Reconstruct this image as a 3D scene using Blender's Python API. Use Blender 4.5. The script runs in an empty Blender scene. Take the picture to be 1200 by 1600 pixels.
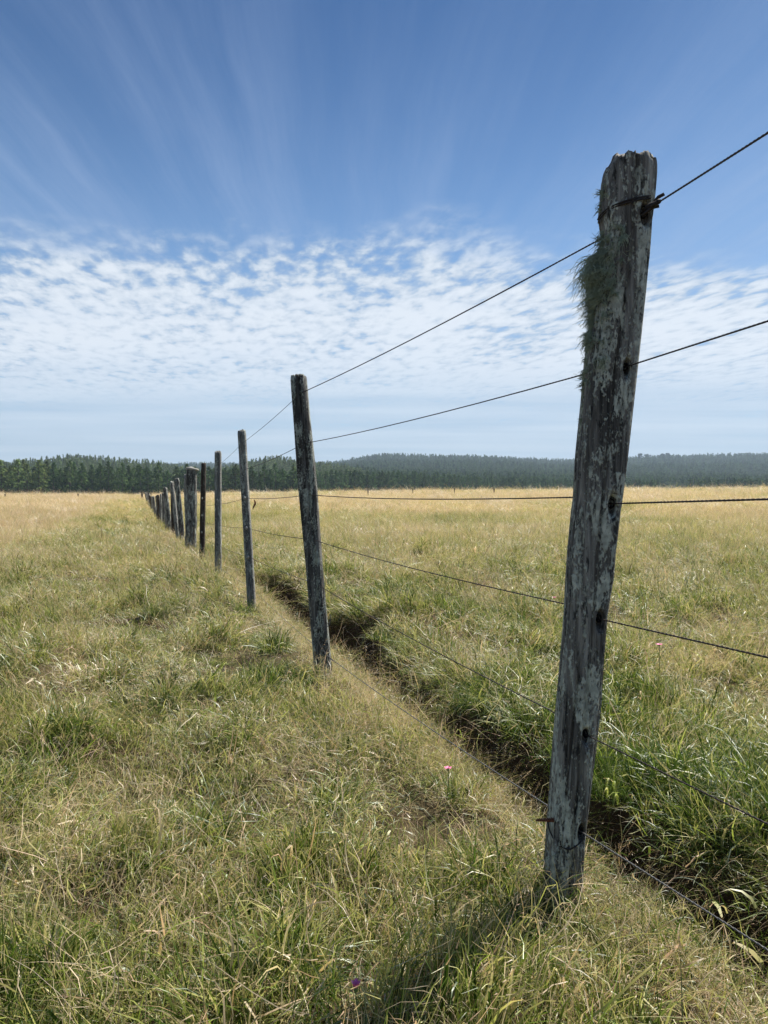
import bpy, bmesh, math, random
import numpy as np
from mathutils import Vector, Matrix, noise as mnoise

R = math.radians
random.seed(7)
rng = np.random.default_rng(7)
scene = bpy.context.scene
COL = scene.collection

# ------------------------------------------------------------------ camera
CAM_H = 0.78
F = 1200.0            # focal length in photo pixels
HOR = 768.0           # row of the horizon in the photo
cam_data = bpy.data.cameras.new("camera")
cam = bpy.data.objects.new("camera", cam_data)
COL.objects.link(cam)
cam_data.sensor_width = 36.0
cam_data.sensor_fit = 'VERTICAL'
cam_data.sensor_height = 36.0
cam_data.lens = 36.0 * F / 1600.0
cam_data.clip_start = 0.02
cam_data.clip_end = 20000
cam.location = (0, 0, CAM_H)
PITCH = math.atan((800 - HOR) / F)
cam.rotation_euler = (R(90) - PITCH, 0, 0)
scene.camera = cam

# ------------------------------------------------------------------ sun and sky
SUN_EL = 56.0
SUN_AZ = math.degrees(math.atan2(0.72, 0.69))      # to the right of straight ahead
sx = math.sin(R(SUN_AZ)) * math.cos(R(SUN_EL))
sy = math.cos(R(SUN_AZ)) * math.cos(R(SUN_EL))
sz = math.sin(R(SUN_EL))
sun_data = bpy.data.lights.new("sun", 'SUN')
sun_data.energy = 5.0
sun_data.angle = R(0.6)
sun_data.color = (1.0, 0.95, 0.86)
sun = bpy.data.objects.new("sun", sun_data)
COL.objects.link(sun)
sun.rotation_euler = Vector((-sx, -sy, -sz)).to_track_quat('-Z', 'Y').to_euler()
sun.location = (20, 30, 60)

scene.view_settings.view_transform = 'Standard'
scene.view_settings.look = 'None'
scene.view_settings.exposure = 0.82
scene.view_settings.gamma = 1.0
scene.view_settings.use_curve_mapping = False


class NT:
    """small helper to write node trees as expressions"""
    def __init__(self, tree):
        self.t = tree
        self.n = tree.nodes
        self.l = tree.links

    def add(self, kind, **kw):
        nd = self.n.new(kind)
        for k, v in kw.items():
            setattr(nd, k, v)
        return nd

    def link(self, a, b):
        self.l.new(a, b)

    def put(self, sock, v):
        if isinstance(v, bpy.types.NodeSocket):
            self.l.new(v, sock)
        else:
            sock.default_value = v

    def math(self, op, a, b=0.0, c=None, clamp=False):
        nd = self.add('ShaderNodeMath', operation=op, use_clamp=clamp)
        self.put(nd.inputs[0], a)
        self.put(nd.inputs[1], b)
        if c is not None:
            self.put(nd.inputs[2], c)
        return nd.outputs[0]

    def vmath(self, op, a, b=(0, 0, 0)):
        nd = self.add('ShaderNodeVectorMath', operation=op)
        self.put(nd.inputs[0], a)
        self.put(nd.inputs[1], b)
        return nd.outputs[0]

    def ss(self, v, lo, hi, a=0.0, b=1.0, mode='SMOOTHSTEP'):
        nd = self.add('ShaderNodeMapRange', interpolation_type=mode)
        self.put(nd.inputs['Value'], v)
        nd.inputs['From Min'].default_value = lo
        nd.inputs['From Max'].default_value = hi
        nd.inputs['To Min'].default_value = a
        nd.inputs['To Max'].default_value = b
        return nd.outputs[0]

    def noise(self, vec, scale, detail=3, rough=0.5, dist=0.0, out='Fac'):
        nd = self.add('ShaderNodeTexNoise')
        if vec is not None:
            self.l.new(vec, nd.inputs['Vector'])
        nd.inputs['Scale'].default_value = scale
        nd.inputs['Detail'].default_value = detail
        nd.inputs['Roughness'].default_value = rough
        nd.inputs['Distortion'].default_value = dist
        return nd.outputs[out]

    def mix(self, f, a, b, blend='MIX'):
        nd = self.add('ShaderNodeMix', data_type='RGBA', blend_type=blend)
        self.put(nd.inputs[0], f)
        for s, v in ((nd.inputs[6], a), (nd.inputs[7], b)):
            if isinstance(v, bpy.types.NodeSocket):
                self.l.new(v, s)
            else:
                s.default_value = (*v, 1.0) if len(v) == 3 else v
        return nd.outputs[2]


world = bpy.data.worlds.new("World")
scene.world = world
world.use_nodes = True
w = NT(world.node_tree)
w.n.clear()
wout = w.add('ShaderNodeOutputWorld')
bg = w.add('ShaderNodeBackground')
w.link(bg.outputs[0], wout.inputs[0])
sky = w.add('ShaderNodeTexSky')
sky.sky_type = 'NISHITA'
sky.sun_disc = False
sky.sun_elevation = R(SUN_EL)
sky.sun_rotation = R(SUN_AZ)
sky.altitude = 300
sky.air_density = 1.0
sky.dust_density = 0.25
sky.ozone_density = 2.5
SKY_S = 0.11
bg.inputs['Strength'].default_value = SKY_S
tc = w.add('ShaderNodeTexCoord')
dirv = tc.outputs['Generated']
sep = w.add('ShaderNodeSeparateXYZ')
w.link(dirv, sep.inputs[0])
X, Y, Z = sep.outputs
zc = w.math('ADD', w.math('MAXIMUM', Z, 0.0), 0.012)
px_ = w.math('DIVIDE', X, zc)
py_ = w.math('DIVIDE', Y, zc)


def comb(nt, a, b, c=0.0):
    nd = nt.add('ShaderNodeCombineXYZ')
    for s, v in zip(nd.inputs, (a, b, c)):
        nt.put(s, v)
    return nd.outputs[0]


P = comb(w, px_, py_)
# layer of small rippled puffs: begins well ahead and runs to the horizon
edge_n = w.noise(P, 0.55, 4, 0.6)
edge_f = w.noise(P, 3.0, 3, 0.6)
edge = w.math('ADD', py_, w.math('MULTIPLY', w.math('SUBTRACT', edge_n, 0.5), 1.9))
edge = w.math('ADD', edge, w.math('MULTIPLY', w.math('SUBTRACT', edge_f, 0.5), 0.5))
edge = w.math('SUBTRACT', edge, w.math('MULTIPLY', px_, 0.14))
layer = w.ss(edge, 2.72, 3.35)
puff_v = comb(w, w.math('ADD', w.math('MULTIPLY', px_, 1.0), w.math('MULTIPLY', py_, 0.16)), w.math('MULTIPLY', py_, 0.50))
puff = w.noise(puff_v, 10.5, 6, 0.56, 0.15)
puff2 = w.noise(puff_v, 1.5, 3, 0.5)
pf = w.math('ADD', w.math('MULTIPLY', puff, 0.75), w.math('MULTIPLY', puff2, 0.42))
dense = w.ss(py_, 3.0, 4.4)
pf = w.math('ADD', pf, w.math('MULTIPLY', dense, 0.14))
cover = w.math('ADD', w.math('MULTIPLY', w.ss(pf, 0.46, 0.68), w.ss(py_, 3.2, 5.4, 1.0, 0.74)), w.ss(py_, 3.2, 5.4, 0.0, 0.22))
ac = w.math('MULTIPLY', cover, layer)
# thin long sheets close to the horizon
sheet = w.noise(comb(w, w.math('MULTIPLY', px_, 0.35), py_), 0.55, 4, 0.55)
sheet_m = w.math('MULTIPLY', w.ss(sheet, 0.28, 0.62, 0.5, 0.96), w.ss(py_, 4.6, 7.5))
hz = w.ss(Z, 0.0, 0.10, 0.86, 0.0)
ac = w.math('MAXIMUM', ac, sheet_m)
ac = w.math('MULTIPLY', ac, w.ss(sheet, 0.2, 0.5, 0.8, 1.0))
ac = w.math('MULTIPLY', ac, 0.94)
# high streaks of ice cloud running straight away from the viewer
rx = w.math('ADD', px_, w.math('MULTIPLY', py_, 0.045))
warp = w.math('MULTIPLY', w.math('SUBTRACT', w.noise(P, 0.8, 2, 0.5), 0.5), 0.16)
stv = comb(w, w.math('ADD', rx, warp), w.math('MULTIPLY', py_, 0.07))
st = w.noise(stv, 4.2, 7, 0.66)
st2 = w.noise(stv, 1.0, 2, 0.5)
streak = w.math('MULTIPLY', w.ss(st, 0.36, 0.80), w.ss(st2, 0.30, 0.66, 0.45, 0.95))
streak = w.math('MULTIPLY', streak, w.ss(py_, 1.0, 2.6, 0.20, 0.46))
wide = w.noise(comb(w, w.math('ADD', rx, 3.3), w.math('MULTIPLY', py_, 0.12)), 0.75, 2, 0.5)
veil = w.math('ADD', w.ss(py_, 1.2, 4.0, 0.02, 0.20), w.math('ADD', w.ss(wide, 0.42, 0.72, 0.0, 0.20), w.ss(px_, 0.3, 1.0, 0.0, 0.22)))
skyc = sky.outputs[0]
deep = w.mix(w.ss(Z, 0.12, 0.62), (0.48, 0.59, 0.65), (0.125, 0.25, 0.375))
skyc = w.mix(1.0, skyc, deep, 'MULTIPLY')
K = 0.755 / SKY_S
cir_c = (0.30 * K, 0.39 * K, 0.57 * K)
c1 = w.mix(veil, skyc, (0.20 * K, 0.33 * K, 0.54 * K))
c2 = w.mix(streak, c1, cir_c)
shade = w.mix(w.ss(pf, 0.50, 0.80), (0.36 * K, 0.44 * K, 0.54 * K), (0.62 * K, 0.665 * K, 0.72 * K))
shade = w.mix(w.ss(py_, 4.6, 8.5), shade, w.mix(w.ss(sheet, 0.3, 0.7), (0.36 * K, 0.46 * K, 0.575 * K), (0.48 * K, 0.56 * K, 0.65 * K)))
c3 = w.mix(ac, c2, shade)
c4 = w.mix(hz, c3, (0.34 * K, 0.43 * K, 0.51 * K))
w.link(c4, bg.inputs['Color'])

# ------------------------------------------------------------------ numeric helpers
def hash3(ix, iy, iz):
    h = (ix.astype(np.int64) * 374761393 + iy.astype(np.int64) * 668265263 + iz.astype(np.int64) * 2147483647) & 0xffffffff
    h = ((h ^ (h >> 13)) * 1274126177) & 0xffffffff
    h = (h ^ (h >> 16)) & 0xffffffff
    return h / 4294967295.0


def vnoise(x, y, z=0.0):
    x, y, z = np.broadcast_arrays(np.asarray(x, float), np.asarray(y, float), np.asarray(z, float))
    ix, iy, iz = np.floor(x), np.floor(y), np.floor(z)
    fx, fy, fz = x - ix, y - iy, z - iz
    fx = fx * fx * (3 - 2 * fx); fy = fy * fy * (3 - 2 * fy); fz = fz * fz * (3 - 2 * fz)
    r = 0
    for a in (0, 1):
        for b in (0, 1):
            for c in (0, 1):
                wgt = (fx if a else 1 - fx) * (fy if b else 1 - fy) * (fz if c else 1 - fz)
                r = r + wgt * hash3(ix + a, iy + b, iz + c)
    return r * 2 - 1


def fbm(x, y, z=0.0, oct=4, gain=0.5):
    s = 0; a = 1.0; t = 0
    for i in range(oct):
        s = s + a * vnoise(np.asarray(x) * 2 ** i + 17.3 * i, np.asarray(y) * 2 ** i - 9.1 * i, np.asarray(z) * 2 ** i + 3.7 * i)
        t += a; a *= gain
    return s / t


def sstep(a, b, x):
    t = np.clip((np.asarray(x, float) - a) / (b - a), 0, 1)
    return t * t * (3 - 2 * t)


def cells(x, y, size, seed=0):
    """jittered-grid cells: distance to the nearest tussock centre (in metres), two random numbers of that tussock"""
    x = np.asarray(x, float) / size; y = np.asarray(y, float) / size
    ix, iy = np.floor(x), np.floor(y)
    best = np.full(x.shape, 9.0); r1 = np.zeros(x.shape); r2 = np.zeros(x.shape)
    for a in (-1, 0, 1):
        for b in (-1, 0, 1):
            cx, cy = ix + a, iy + b
            jx = cx + .15 + .7 * hash3(cx, cy, np.full_like(cx, 11 + seed)); jy = cy + .15 + .7 * hash3(cx, cy, np.full_like(cx, 23 + seed))
            dd = np.hypot(x - jx, y - jy)
            k = dd < best
            best = np.where(k, dd, best)
            r1 = np.where(k, hash3(cx, cy, np.full_like(cx, 37 + seed)), r1); r2 = np.where(k, hash3(cx, cy, np.full_like(cx, 51 + seed)), r2)
    return best * size, r1, r2


# fence line: X = FA - FB * Y
FA, FB = 0.826, 0.328
TN = math.hypot(FB, 1)
TX, TY = -FB / TN, 1 / TN           # along the fence, away from the camera
NX, NY = TY, -TX                    # to the right of the fence
P0 = (FA, 0.0)


def to_uv(x, y):
    return (x - P0[0]) * NX + (y - P0[1]) * NY, (x - P0[0]) * TX + (y - P0[1]) * TY


def to_xy(u, v):
    return P0[0] + u * NX + v * TX, P0[1] + u * NY + v * TY


PROF_D = np.array([0, 7, 14, 20, 27, 35, 44, 60, 75, 110, 200, 300, 9000.])
PROF_Z = np.array([-.025, -.035, -.10, -.16, -.12, .02, .13, .16, .16, -.1, -2., -3., -3.])
FAR_D = np.array([230., 330, 500, 700, 950, 1250, 1700, 2300, 3500, 9000])
FAR_P = np.array([-1500., 0, 120, 220, 320, 430, 520, 600, 750, 900, 1050, 1200, 2600])
FAR_Z = np.array([
    #-1500  0    120  220  320  430  520  600  750  900  1050 1200 2600
    [0,     0,   0,   0,   0,   0,   0,   0,   0,   0,   0,   0,   0],      # 230
    [0,     1,   1,   1,   1,   1,   0,   0,   0,   0,   0,   0,   0],      # 330
    [3,     5,   6,   4,   3,   6,  6,   4,   1,   0,   0,   0,   2],      # 500
    [14,    20,  26,  23,  15,  28,  20,  12,  8,   7,   6,   6,   8],      # 700
    [14,    20,  24,  20,  14,  24,  20,  20,  18,  16,  14,  14,  18],     # 950
    [16,    22,  24,  22,  26,  28,  34,  40,  38,  34,  34,  36,  36],     # 1250
    [30,    46,  48,  46,  48,  48,  52,  72,  67,  55,  68,  71,  60],     # 1700
    [40,    60,  60,  60,  68,  62,  62,  74,  76,  74,  84,  92,  80],     # 2300
    [40,    50,  50,  50,  50,  50,  50,  60,  60,  60,  60,  60,  60],     # 3500
    [40,    40,  40,  40,  40,  40,  40,  40,  40,  40,  40,  40,  40]])    # 9000


def ditch_wall(v):
    """distance right of the fence of the cut bank, wandering along the fence"""
    return 0.42 + 0.105 * vnoise(v * 1.15, 5.0) + 0.065 * vnoise(v * 3.0, 9.0) + .025 * vnoise(v * 9, 4.0)


def ground_z(x, y):
    x = np.asarray(x, float); y = np.asarray(y, float)
    d = np.hypot(x, y)
    yy = np.maximum(y, 0.15 * d + 1e-6)
    pxx = 600 + F * x / yy
    u, v = to_uv(x, y)
    z = np.interp(d, PROF_D, PROF_Z)
    side = np.interp(pxx, [230, 600, 1200, 2400], [0, .30, .62, .9])
    z = z + side * sstep(20, 75, d) * (1 - sstep(120, 300, d))
    # far hills
    rr = np.clip(np.searchsorted(FAR_D, yy) - 1, 0, len(FAR_D) - 2)
    t = np.clip((yy - FAR_D[rr]) / (FAR_D[rr + 1] - FAR_D[rr]), 0, 1)
    t = t * t * (3 - 2 * t) * .5 + t * .5
    cc = np.clip(np.searchsorted(FAR_P, pxx) - 1, 0, len(FAR_P) - 2)
    s = np.clip((pxx - FAR_P[cc]) / (FAR_P[cc + 1] - FAR_P[cc]), 0, 1)
    s = s * s * (3 - 2 * s) * .6 + s * .4
    fz = (FAR_Z[rr, cc] * (1 - s) + FAR_Z[rr, cc + 1] * s) * (1 - t) + (FAR_Z[rr + 1, cc] * (1 - s) + FAR_Z[rr + 1, cc + 1] * s) * t
    z = z + np.where(yy > FAR_D[0], fz, 0) * (y > 0)
    z = z + np.where(d > 250, 1, 0) * 2.0 * vnoise(x / 140, y / 140) * sstep(300, 900, d)
    # hummocks
    near = 1 - sstep(25, 60, d)
    pin = 1 - .9 * np.exp(-(u / .28) ** 2)
    cd, c1, c2 = cells(x, y, .36)
    tus = np.exp(-(cd / .13) ** 2) * c1
    z = z + near * pin * (0.075 * fbm(x * 1.0, y * 1.1, 0, 3) + 0.02 * fbm(x * 4, y * 4, 3, 2) + .08 * (tus - .25))
    z = z + (1 - near) * 0.06 * vnoise(x * .3, y * .3) * (1 - sstep(100, 200, d))
    # eroded trail and cut bank right of the fence
    wl = ditch_wall(v)
    run = (1 - sstep(7.0, 12.0, v)) * (0.78 + 0.22 * vnoise(v * 1.4, 2.2)) * sstep(-14, -6, v)
    floor = -0.20 * sstep(0.06, 0.28, u) * (u < wl + .02)
    t2 = np.clip((u - wl + .02) / .05, 0, 1)
    bank = -0.20 * (1 - t2) + t2 * (0.11 + 0.07 * vnoise(v * 2.8, 7.7))
    after = (0.11 + 0.07 * vnoise(v * 2.8, 7.7)) * (1 - sstep(wl + .15, wl + 1.3, u))
    prof = np.where(u < wl - .02, floor, np.where(u < wl + .03, bank, after))
    z = z + prof * run
    # ground stands a touch higher on the post line
    z = z + 0.0 * d
    return z


# ------------------------------------------------------------------ object helpers
def tag(o, label=None, cat=None, group=None, kind=None):
    if label: o['label'] = label
    if cat: o['category'] = cat
    if group: o['group'] = group
    if kind: o['kind'] = kind
    return o


def mesh_np(name, verts, faces, mats=(), smooth=True, fm=None):
    """verts (n,3), faces (m,3) or (m,4) arrays"""
    me = bpy.data.meshes.new(name)
    verts = np.asarray(verts, dtype=np.float32)
    faces = np.asarray(faces, dtype=np.int32)
    k = faces.shape[1]
    me.vertices.add(len(verts))
    me.vertices.foreach_set('co', verts.ravel())
    me.loops.add(len(faces) * k)
    me.loops.foreach_set('vertex_index', faces.ravel())
    me.polygons.add(len(faces))
    me.polygons.foreach_set('loop_start', np.arange(len(faces), dtype=np.int32) * k)
    me.polygons.foreach_set('loop_total', np.full(len(faces), k, dtype=np.int32))
    if fm is not None:
        me.polygons.foreach_set('material_index', np.asarray(fm, dtype=np.int32))
    for m in mats:
        me.materials.append(m)
    me.update(calc_edges=True)
    me.polygons.foreach_set('use_smooth', np.full(len(faces), smooth))
    me.validate(verbose=False)
    return me


def add_attr(me, name, data, typ='FLOAT', dom='POINT'):
    a = me.attributes.new(name, typ, dom)
    a.data.foreach_set('vector' if typ == 'FLOAT_VECTOR' else 'value', np.asarray(data).ravel())
    return a


def link_obj(name, me, parent=None, coll=None):
    o = bpy.data.objects.new(name, me)
    (coll or COL).objects.link(o)
    if parent: o.parent = parent
    return o


def tube_arrays(pts, radii, seg=6, closed_ends=True):
    """a swept tube; returns verts, quad faces"""
    pts = np.asarray(pts, float)
    n = len(pts)
    radii = np.broadcast_to(np.asarray(radii, float), (n,))
    tan = np.gradient(pts, axis=0)
    tan /= np.linalg.norm(tan, axis=1)[:, None] + 1e-12
    ref = np.array([0.0, 0.0, 1.0]) if abs(tan[0][2]) < .9 else np.array([1.0, 0, 0])
    V = []
    nrm = np.cross(tan[0], ref); nrm /= np.linalg.norm(nrm)
    for i in range(n):
        nrm = nrm - tan[i] * np.dot(nrm, tan[i]); nrm /= np.linalg.norm(nrm)
        bn = np.cross(tan[i], nrm)
        a = np.arange(seg) * 2 * math.pi / seg
        V.append(pts[i] + radii[i] * (np.cos(a)[:, None] * nrm + np.sin(a)[:, None] * bn))
    V = np.concatenate(V)
    Fq = []
    for i in range(n - 1):
        for j in range(seg):
            k = (j + 1) % seg
            Fq.append((i * seg + j, i * seg + k, (i + 1) * seg + k, (i + 1) * seg + j))
    return V, np.array(Fq)


class Acc:
    def __init__(self): self.v = []; self.f = []; self.n = 0; self.a = []
    def add(self, v, f, a=0.0):
        self.v.append(np.asarray(v)); self.f.append(np.asarray(f) + self.n); self.n += len(v)
        self.a.append(np.full(len(v), a))
    def mesh(self, name, mats, smooth=True):
        return mesh_np(name, np.concatenate(self.v), np.concatenate(self.f), mats, smooth)


def new_mat(name):
    m = bpy.data.materials.new(name)
    m.use_nodes = True
    nt = NT(m.node_tree)
    nt.n.clear()
    out = nt.add('ShaderNodeOutputMaterial')
    return m, nt, out


# ------------------------------------------------------------------ materials
GREEN_A = (0.055, 0.100, 0.015)
GREEN_B = (0.225, 0.285, 0.052)
OLIVE = (0.47, 0.45, 0.165)
TAN = (0.55, 0.43, 0.275)
STRAW = (0.66, 0.53, 0.375)
RUSSET = (0.36, 0.20, 0.12)


def grass_material(name, bias=0.0, gold=False):
    m, g, out = new_mat(name)
    geo = g.add('ShaderNodeNewGeometry')
    pos = geo.outputs['Position']
    inst = g.add('ShaderNodeAttribute', attribute_type='INSTANCER', attribute_name='dry').outputs['Fac']
    bv = g.add('ShaderNodeAttribute', attribute_type='GEOMETRY', attribute_name='bv').outputs['Fac']
    bh = g.add('ShaderNodeAttribute', attribute_type='GEOMETRY', attribute_name='bh').outputs['Fac']
    patch = g.noise(pos, 0.9, 3, 0.6)
    # dryness per blade
    d = g.math('ADD', inst, g.math('MULTIPLY', g.math('SUBTRACT', bv, 0.5), 0.95))
    d = g.math('ADD', d, g.math('MULTIPLY', g.math('SUBTRACT', patch, 0.5), 0.7))
    d = g.math('ADD', d, g.math('MULTIPLY', g.math('SUBTRACT', bh, 0.5), 0.22))
    d = g.math('ADD', d, bias, clamp=True)
    ramp = g.add('ShaderNodeValToRGB')
    g.link(d, ramp.inputs[0])
    els = ramp.color_ramp.elements
    els[0].position = 0.0; els[0].color = (*GREEN_A, 1)
    els[1].position = 1.0; els[1].color = (*STRAW, 1)
    for p, c in ((0.22, GREEN_B), (0.46, OLIVE), (0.72, TAN)):
        e = els.new(p); e.color = (*c, 1)
    col = ramp.outputs[0]
    # some blades gone reddish brown
    frac = g.math('FRACT', g.math('MULTIPLY', bv, 37.0))
    red = g.math('MULTIPLY', g.ss(frac, 0.86, 0.93), g.ss(d, 0.3, 0.6))
    col = g.mix(g.math('MULTIPLY', red, 0.65), col, RUSSET)
    hs = g.add('ShaderNodeHueSaturation')
    g.link(col, hs.inputs['Color'])
    g.link(g.ss(frac, 0, 1, 0.55, 1.5, 'LINEAR'), hs.inputs['Value'])
    col = hs.outputs[0]
    dif = g.add('ShaderNodeBsdfDiffuse'); g.link(col, dif.inputs[0])
    tr = g.add('ShaderNodeBsdfTranslucent'); g.link(g.mix(0.5, col, g.mix(1.0, col, (1.0, 1.0, 0.5), 'MULTIPLY')), tr.inputs[0])
    gl = g.add('ShaderNodeBsdfGlossy'); gl.inputs['Roughness'].default_value = 0.55
    gl.inputs['Color'].default_value = (0.9, 0.92, 0.9, 1)
    ms = g.add('ShaderNodeMixShader'); ms.inputs[0].default_value = 0.44
    g.link(dif.outputs[0], ms.inputs[1]); g.link(tr.outputs[0], ms.inputs[2])
    fr = g.add('ShaderNodeFresnel'); fr.inputs[0].default_value = 1.35
    ms2 = g.add('ShaderNodeMixShader'); g.link(g.math('MULTIPLY', fr.outputs[0], 0.13), ms2.inputs[0])
    g.link(ms.outputs[0], ms2.inputs[1]); g.link(gl.outputs[0], ms2.inputs[2])
    g.link(ms2.outputs[0], out.inputs[0])
    return m


M_GRASS = grass_material('grass_blades')
M_STRAW = grass_material('straw', 0.3)

# ground: soil with thatch near, dry sward far, forest floor on the hills
M_GROUND, g, out = new_mat('ground')
pos = g.add('ShaderNodeNewGeometry').outputs['Position']
att = lambda n: g.add('ShaderNodeAttribute', attribute_type='GEOMETRY', attribute_name=n).outputs['Fac']
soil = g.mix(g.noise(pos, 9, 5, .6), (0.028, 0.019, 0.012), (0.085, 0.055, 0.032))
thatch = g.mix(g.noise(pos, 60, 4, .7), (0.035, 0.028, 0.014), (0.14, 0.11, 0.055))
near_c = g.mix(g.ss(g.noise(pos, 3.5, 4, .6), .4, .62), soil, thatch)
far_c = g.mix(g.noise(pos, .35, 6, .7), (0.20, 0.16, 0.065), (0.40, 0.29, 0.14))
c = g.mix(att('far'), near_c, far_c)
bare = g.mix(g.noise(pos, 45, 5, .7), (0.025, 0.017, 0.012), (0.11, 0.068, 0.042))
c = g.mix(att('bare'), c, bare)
c = g.mix(att('wood'), c, (0.030, 0.040, 0.016))
c = g.mix(att('clearing'), c, (0.17, 0.19, 0.08))
bs = g.add('ShaderNodeBsdfPrincipled'); g.link(c, bs.inputs['Base Color']); bs.inputs['Roughness'].default_value = 1
bs.inputs['Specular IOR Level'].default_value = 0.1
bmp = g.add('ShaderNodeBump'); bmp.inputs['Strength'].default_value = 0.8; bmp.inputs['Distance'].default_value = 0.02
g.link(g.noise(pos, 40, 6, .7), bmp.inputs['Height']); g.link(bmp.outputs[0], bs.inputs['Normal'])
g.link(bs.outputs[0], out.inputs[0])


def wood_material(name, dark, mid, pale, lichen_amt, lichen_col, seed):
    m, g, out = new_mat(name)
    tcn = g.add('ShaderNodeTexCoord')
    ob = g.vmath('ADD', tcn.outputs['Object'], (seed * 3.1, seed * 1.7, seed * 5.3))
    grain_v = g.vmath('MULTIPLY', ob, (1, 1, 0.045))
    grain = g.noise(grain_v, 170, 6, 0.65)
    broad = g.noise(g.vmath('MULTIPLY', ob, (1, 1, 0.10)), 28, 4, 0.6)
    f1 = g.math('ADD', g.math('MULTIPLY', grain, 0.55), g.math('MULTIPLY', broad, 0.55))
    rp = g.add('ShaderNodeValToRGB'); g.link(f1, rp.inputs[0])
    e = rp.color_ramp.elements
    e[0].position = 0.38; e[0].color = (*dark, 1)
    e[1].position = 0.72; e[1].color = (*pale, 1)
    x = e.new(0.54); x.color = (*mid, 1)
    col = rp.outputs[0]
    # crust lichen: irregular patches that follow the grain a little
    lp = g.noise(g.vmath('MULTIPLY', ob, (1, 1, 0.30)), 30, 5, 0.66, 0.5)
    lf = g.noise(g.vmath('MULTIPLY', ob, (1, 1, 0.6)), 190, 3, 0.6)
    lm = g.math('ADD', g.math('MULTIPLY', lp, 0.72), g.math('MULTIPLY', lf, 0.38))
    lmask = g.ss(lm, 0.60 - lichen_amt, 0.66 - lichen_amt)
    lcol = g.mix(g.ss(g.noise(ob, 60, 4, .6), .35, .65), lichen_col, tuple(c * 1.75 for c in lichen_col))
    col = g.mix(g.math('MULTIPLY', lmask, 0.92), col, lcol)
    # black specks of algae
    sp = g.noise(g.vmath('MULTIPLY', ob, (1, 1, 0.3)), 75, 4, .7)
    col = g.mix(g.ss(sp, 0.56, 0.66, 0, 0.85), col, (0.012, 0.012, 0.011))
    bs = g.add('ShaderNodeBsdfPrincipled'); g.link(col, bs.inputs['Base Color'])
    bs.inputs['Roughness'].default_value = 0.9
    bs.inputs['Specular IOR Level'].default_value = 0.25
    b1 = g.add('ShaderNodeBump'); b1.inputs['Strength'].default_value = 0.9; b1.inputs['Distance'].default_value = 0.004
    g.link(g.math('ADD', grain, g.math('MULTIPLY', broad, .7)), b1.inputs['Height'])
    b2 = g.add('ShaderNodeBump'); b2.inputs['Strength'].default_value = 0.8; b2.inputs['Distance'].default_value = 0.002
    g.link(g.math('ADD', lmask, g.math('MULTIPLY', lf, 1.2)), b2.inputs['Height']); g.link(b1.outputs[0], b2.inputs['Normal'])
    g.link(b2.outputs[0], bs.inputs['Normal'])
    g.link(bs.outputs[0], out.inputs[0])
    return m


M_POST = wood_material('weathered_wood', (0.016, 0.015, 0.014), (0.13, 0.118, 0.103), (0.40, 0.375, 0.33), 0.064, (0.33, 0.335, 0.28), 0)
M_POST2 = wood_material('dark_weathered_wood', (0.014, 0.013, 0.012), (0.075, 0.070, 0.064), (0.25, 0.24, 0.22), 0.05, (0.27, 0.285, 0.245), 1.3)
M_POST3 = wood_material('grey_wood', (0.02, 0.019, 0.018), (0.15, 0.145, 0.135), (0.38, 0.37, 0.34), 0.04, (0.28, 0.29, 0.25), 2.1)
M_POST4 = wood_material('brown_dark_wood', (0.014, 0.011, 0.009), (0.05, 0.038, 0.030), (0.11, 0.09, 0.07), 0.0, (0.13, 0.14, 0.12), 3.7)


def plain_mat(name, col, rough=0.8, metal=0.0, vary=0.25, scale=40, bump=0.0):
    m, g, out = new_mat(name)
    tcn = g.add('ShaderNodeTexCoord')
    n = g.noise(tcn.outputs['Object'], scale, 4, .6)
    c = g.mix(n, tuple(x * (1 - vary) for x in col), tuple(min(1, x * (1 + vary)) for x in col))
    bs = g.add('ShaderNodeBsdfPrincipled'); g.link(c, bs.inputs['Base Color'])
    bs.inputs['Roughness'].default_value = rough
    bs.inputs['Metallic'].default_value = metal
    if bump:
        b = g.add('ShaderNodeBump'); b.inputs['Strength'].default_value = bump; b.inputs['Distance'].default_value = .001
        g.link(n, b.inputs['Height']); g.link(b.outputs[0], bs.inputs['Normal'])
    g.link(bs.outputs[0], out.inputs[0])
    return m


M_WIRE = plain_mat('rusted_wire', (0.040, 0.031, 0.029), .6, .6, .5, 300)
M_WIRE_GREY = plain_mat('galvanised_wire', (0.13, 0.125, 0.12), .5, .6, .4, 300)
M_RUST = plain_mat('orange_rust', (0.17, 0.06, 0.03), .9, .1, .5, 200)
M_HOLE_SHADE = plain_mat('hole_shade', (0.006, 0.006, 0.006), 1)  # near-black: shade inside the bored holes put into the colour
M_USNEA = plain_mat('beard_lichen', (0.32, 0.36, 0.25), .9, 0, .45, 30)
M_FLAKE = plain_mat('crust_lichen', (0.17, 0.19, 0.155), .9, 0, .45, 60)
M_PINK = plain_mat('pink_petal', (0.80, 0.18, 0.36), .6, 0, .2, 80)
M_STEM = plain_mat('flower_stem', (0.08, 0.13, 0.03), .7, 0, .3, 60)
M_BARK = plain_mat('pine_bark', (0.09, 0.07, 0.055), .95, 0, .4, 3)
M_DEADBARK = plain_mat('pale_dead_bark', (0.34, 0.32, 0.28), .95, 0, .3, 3)


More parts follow.
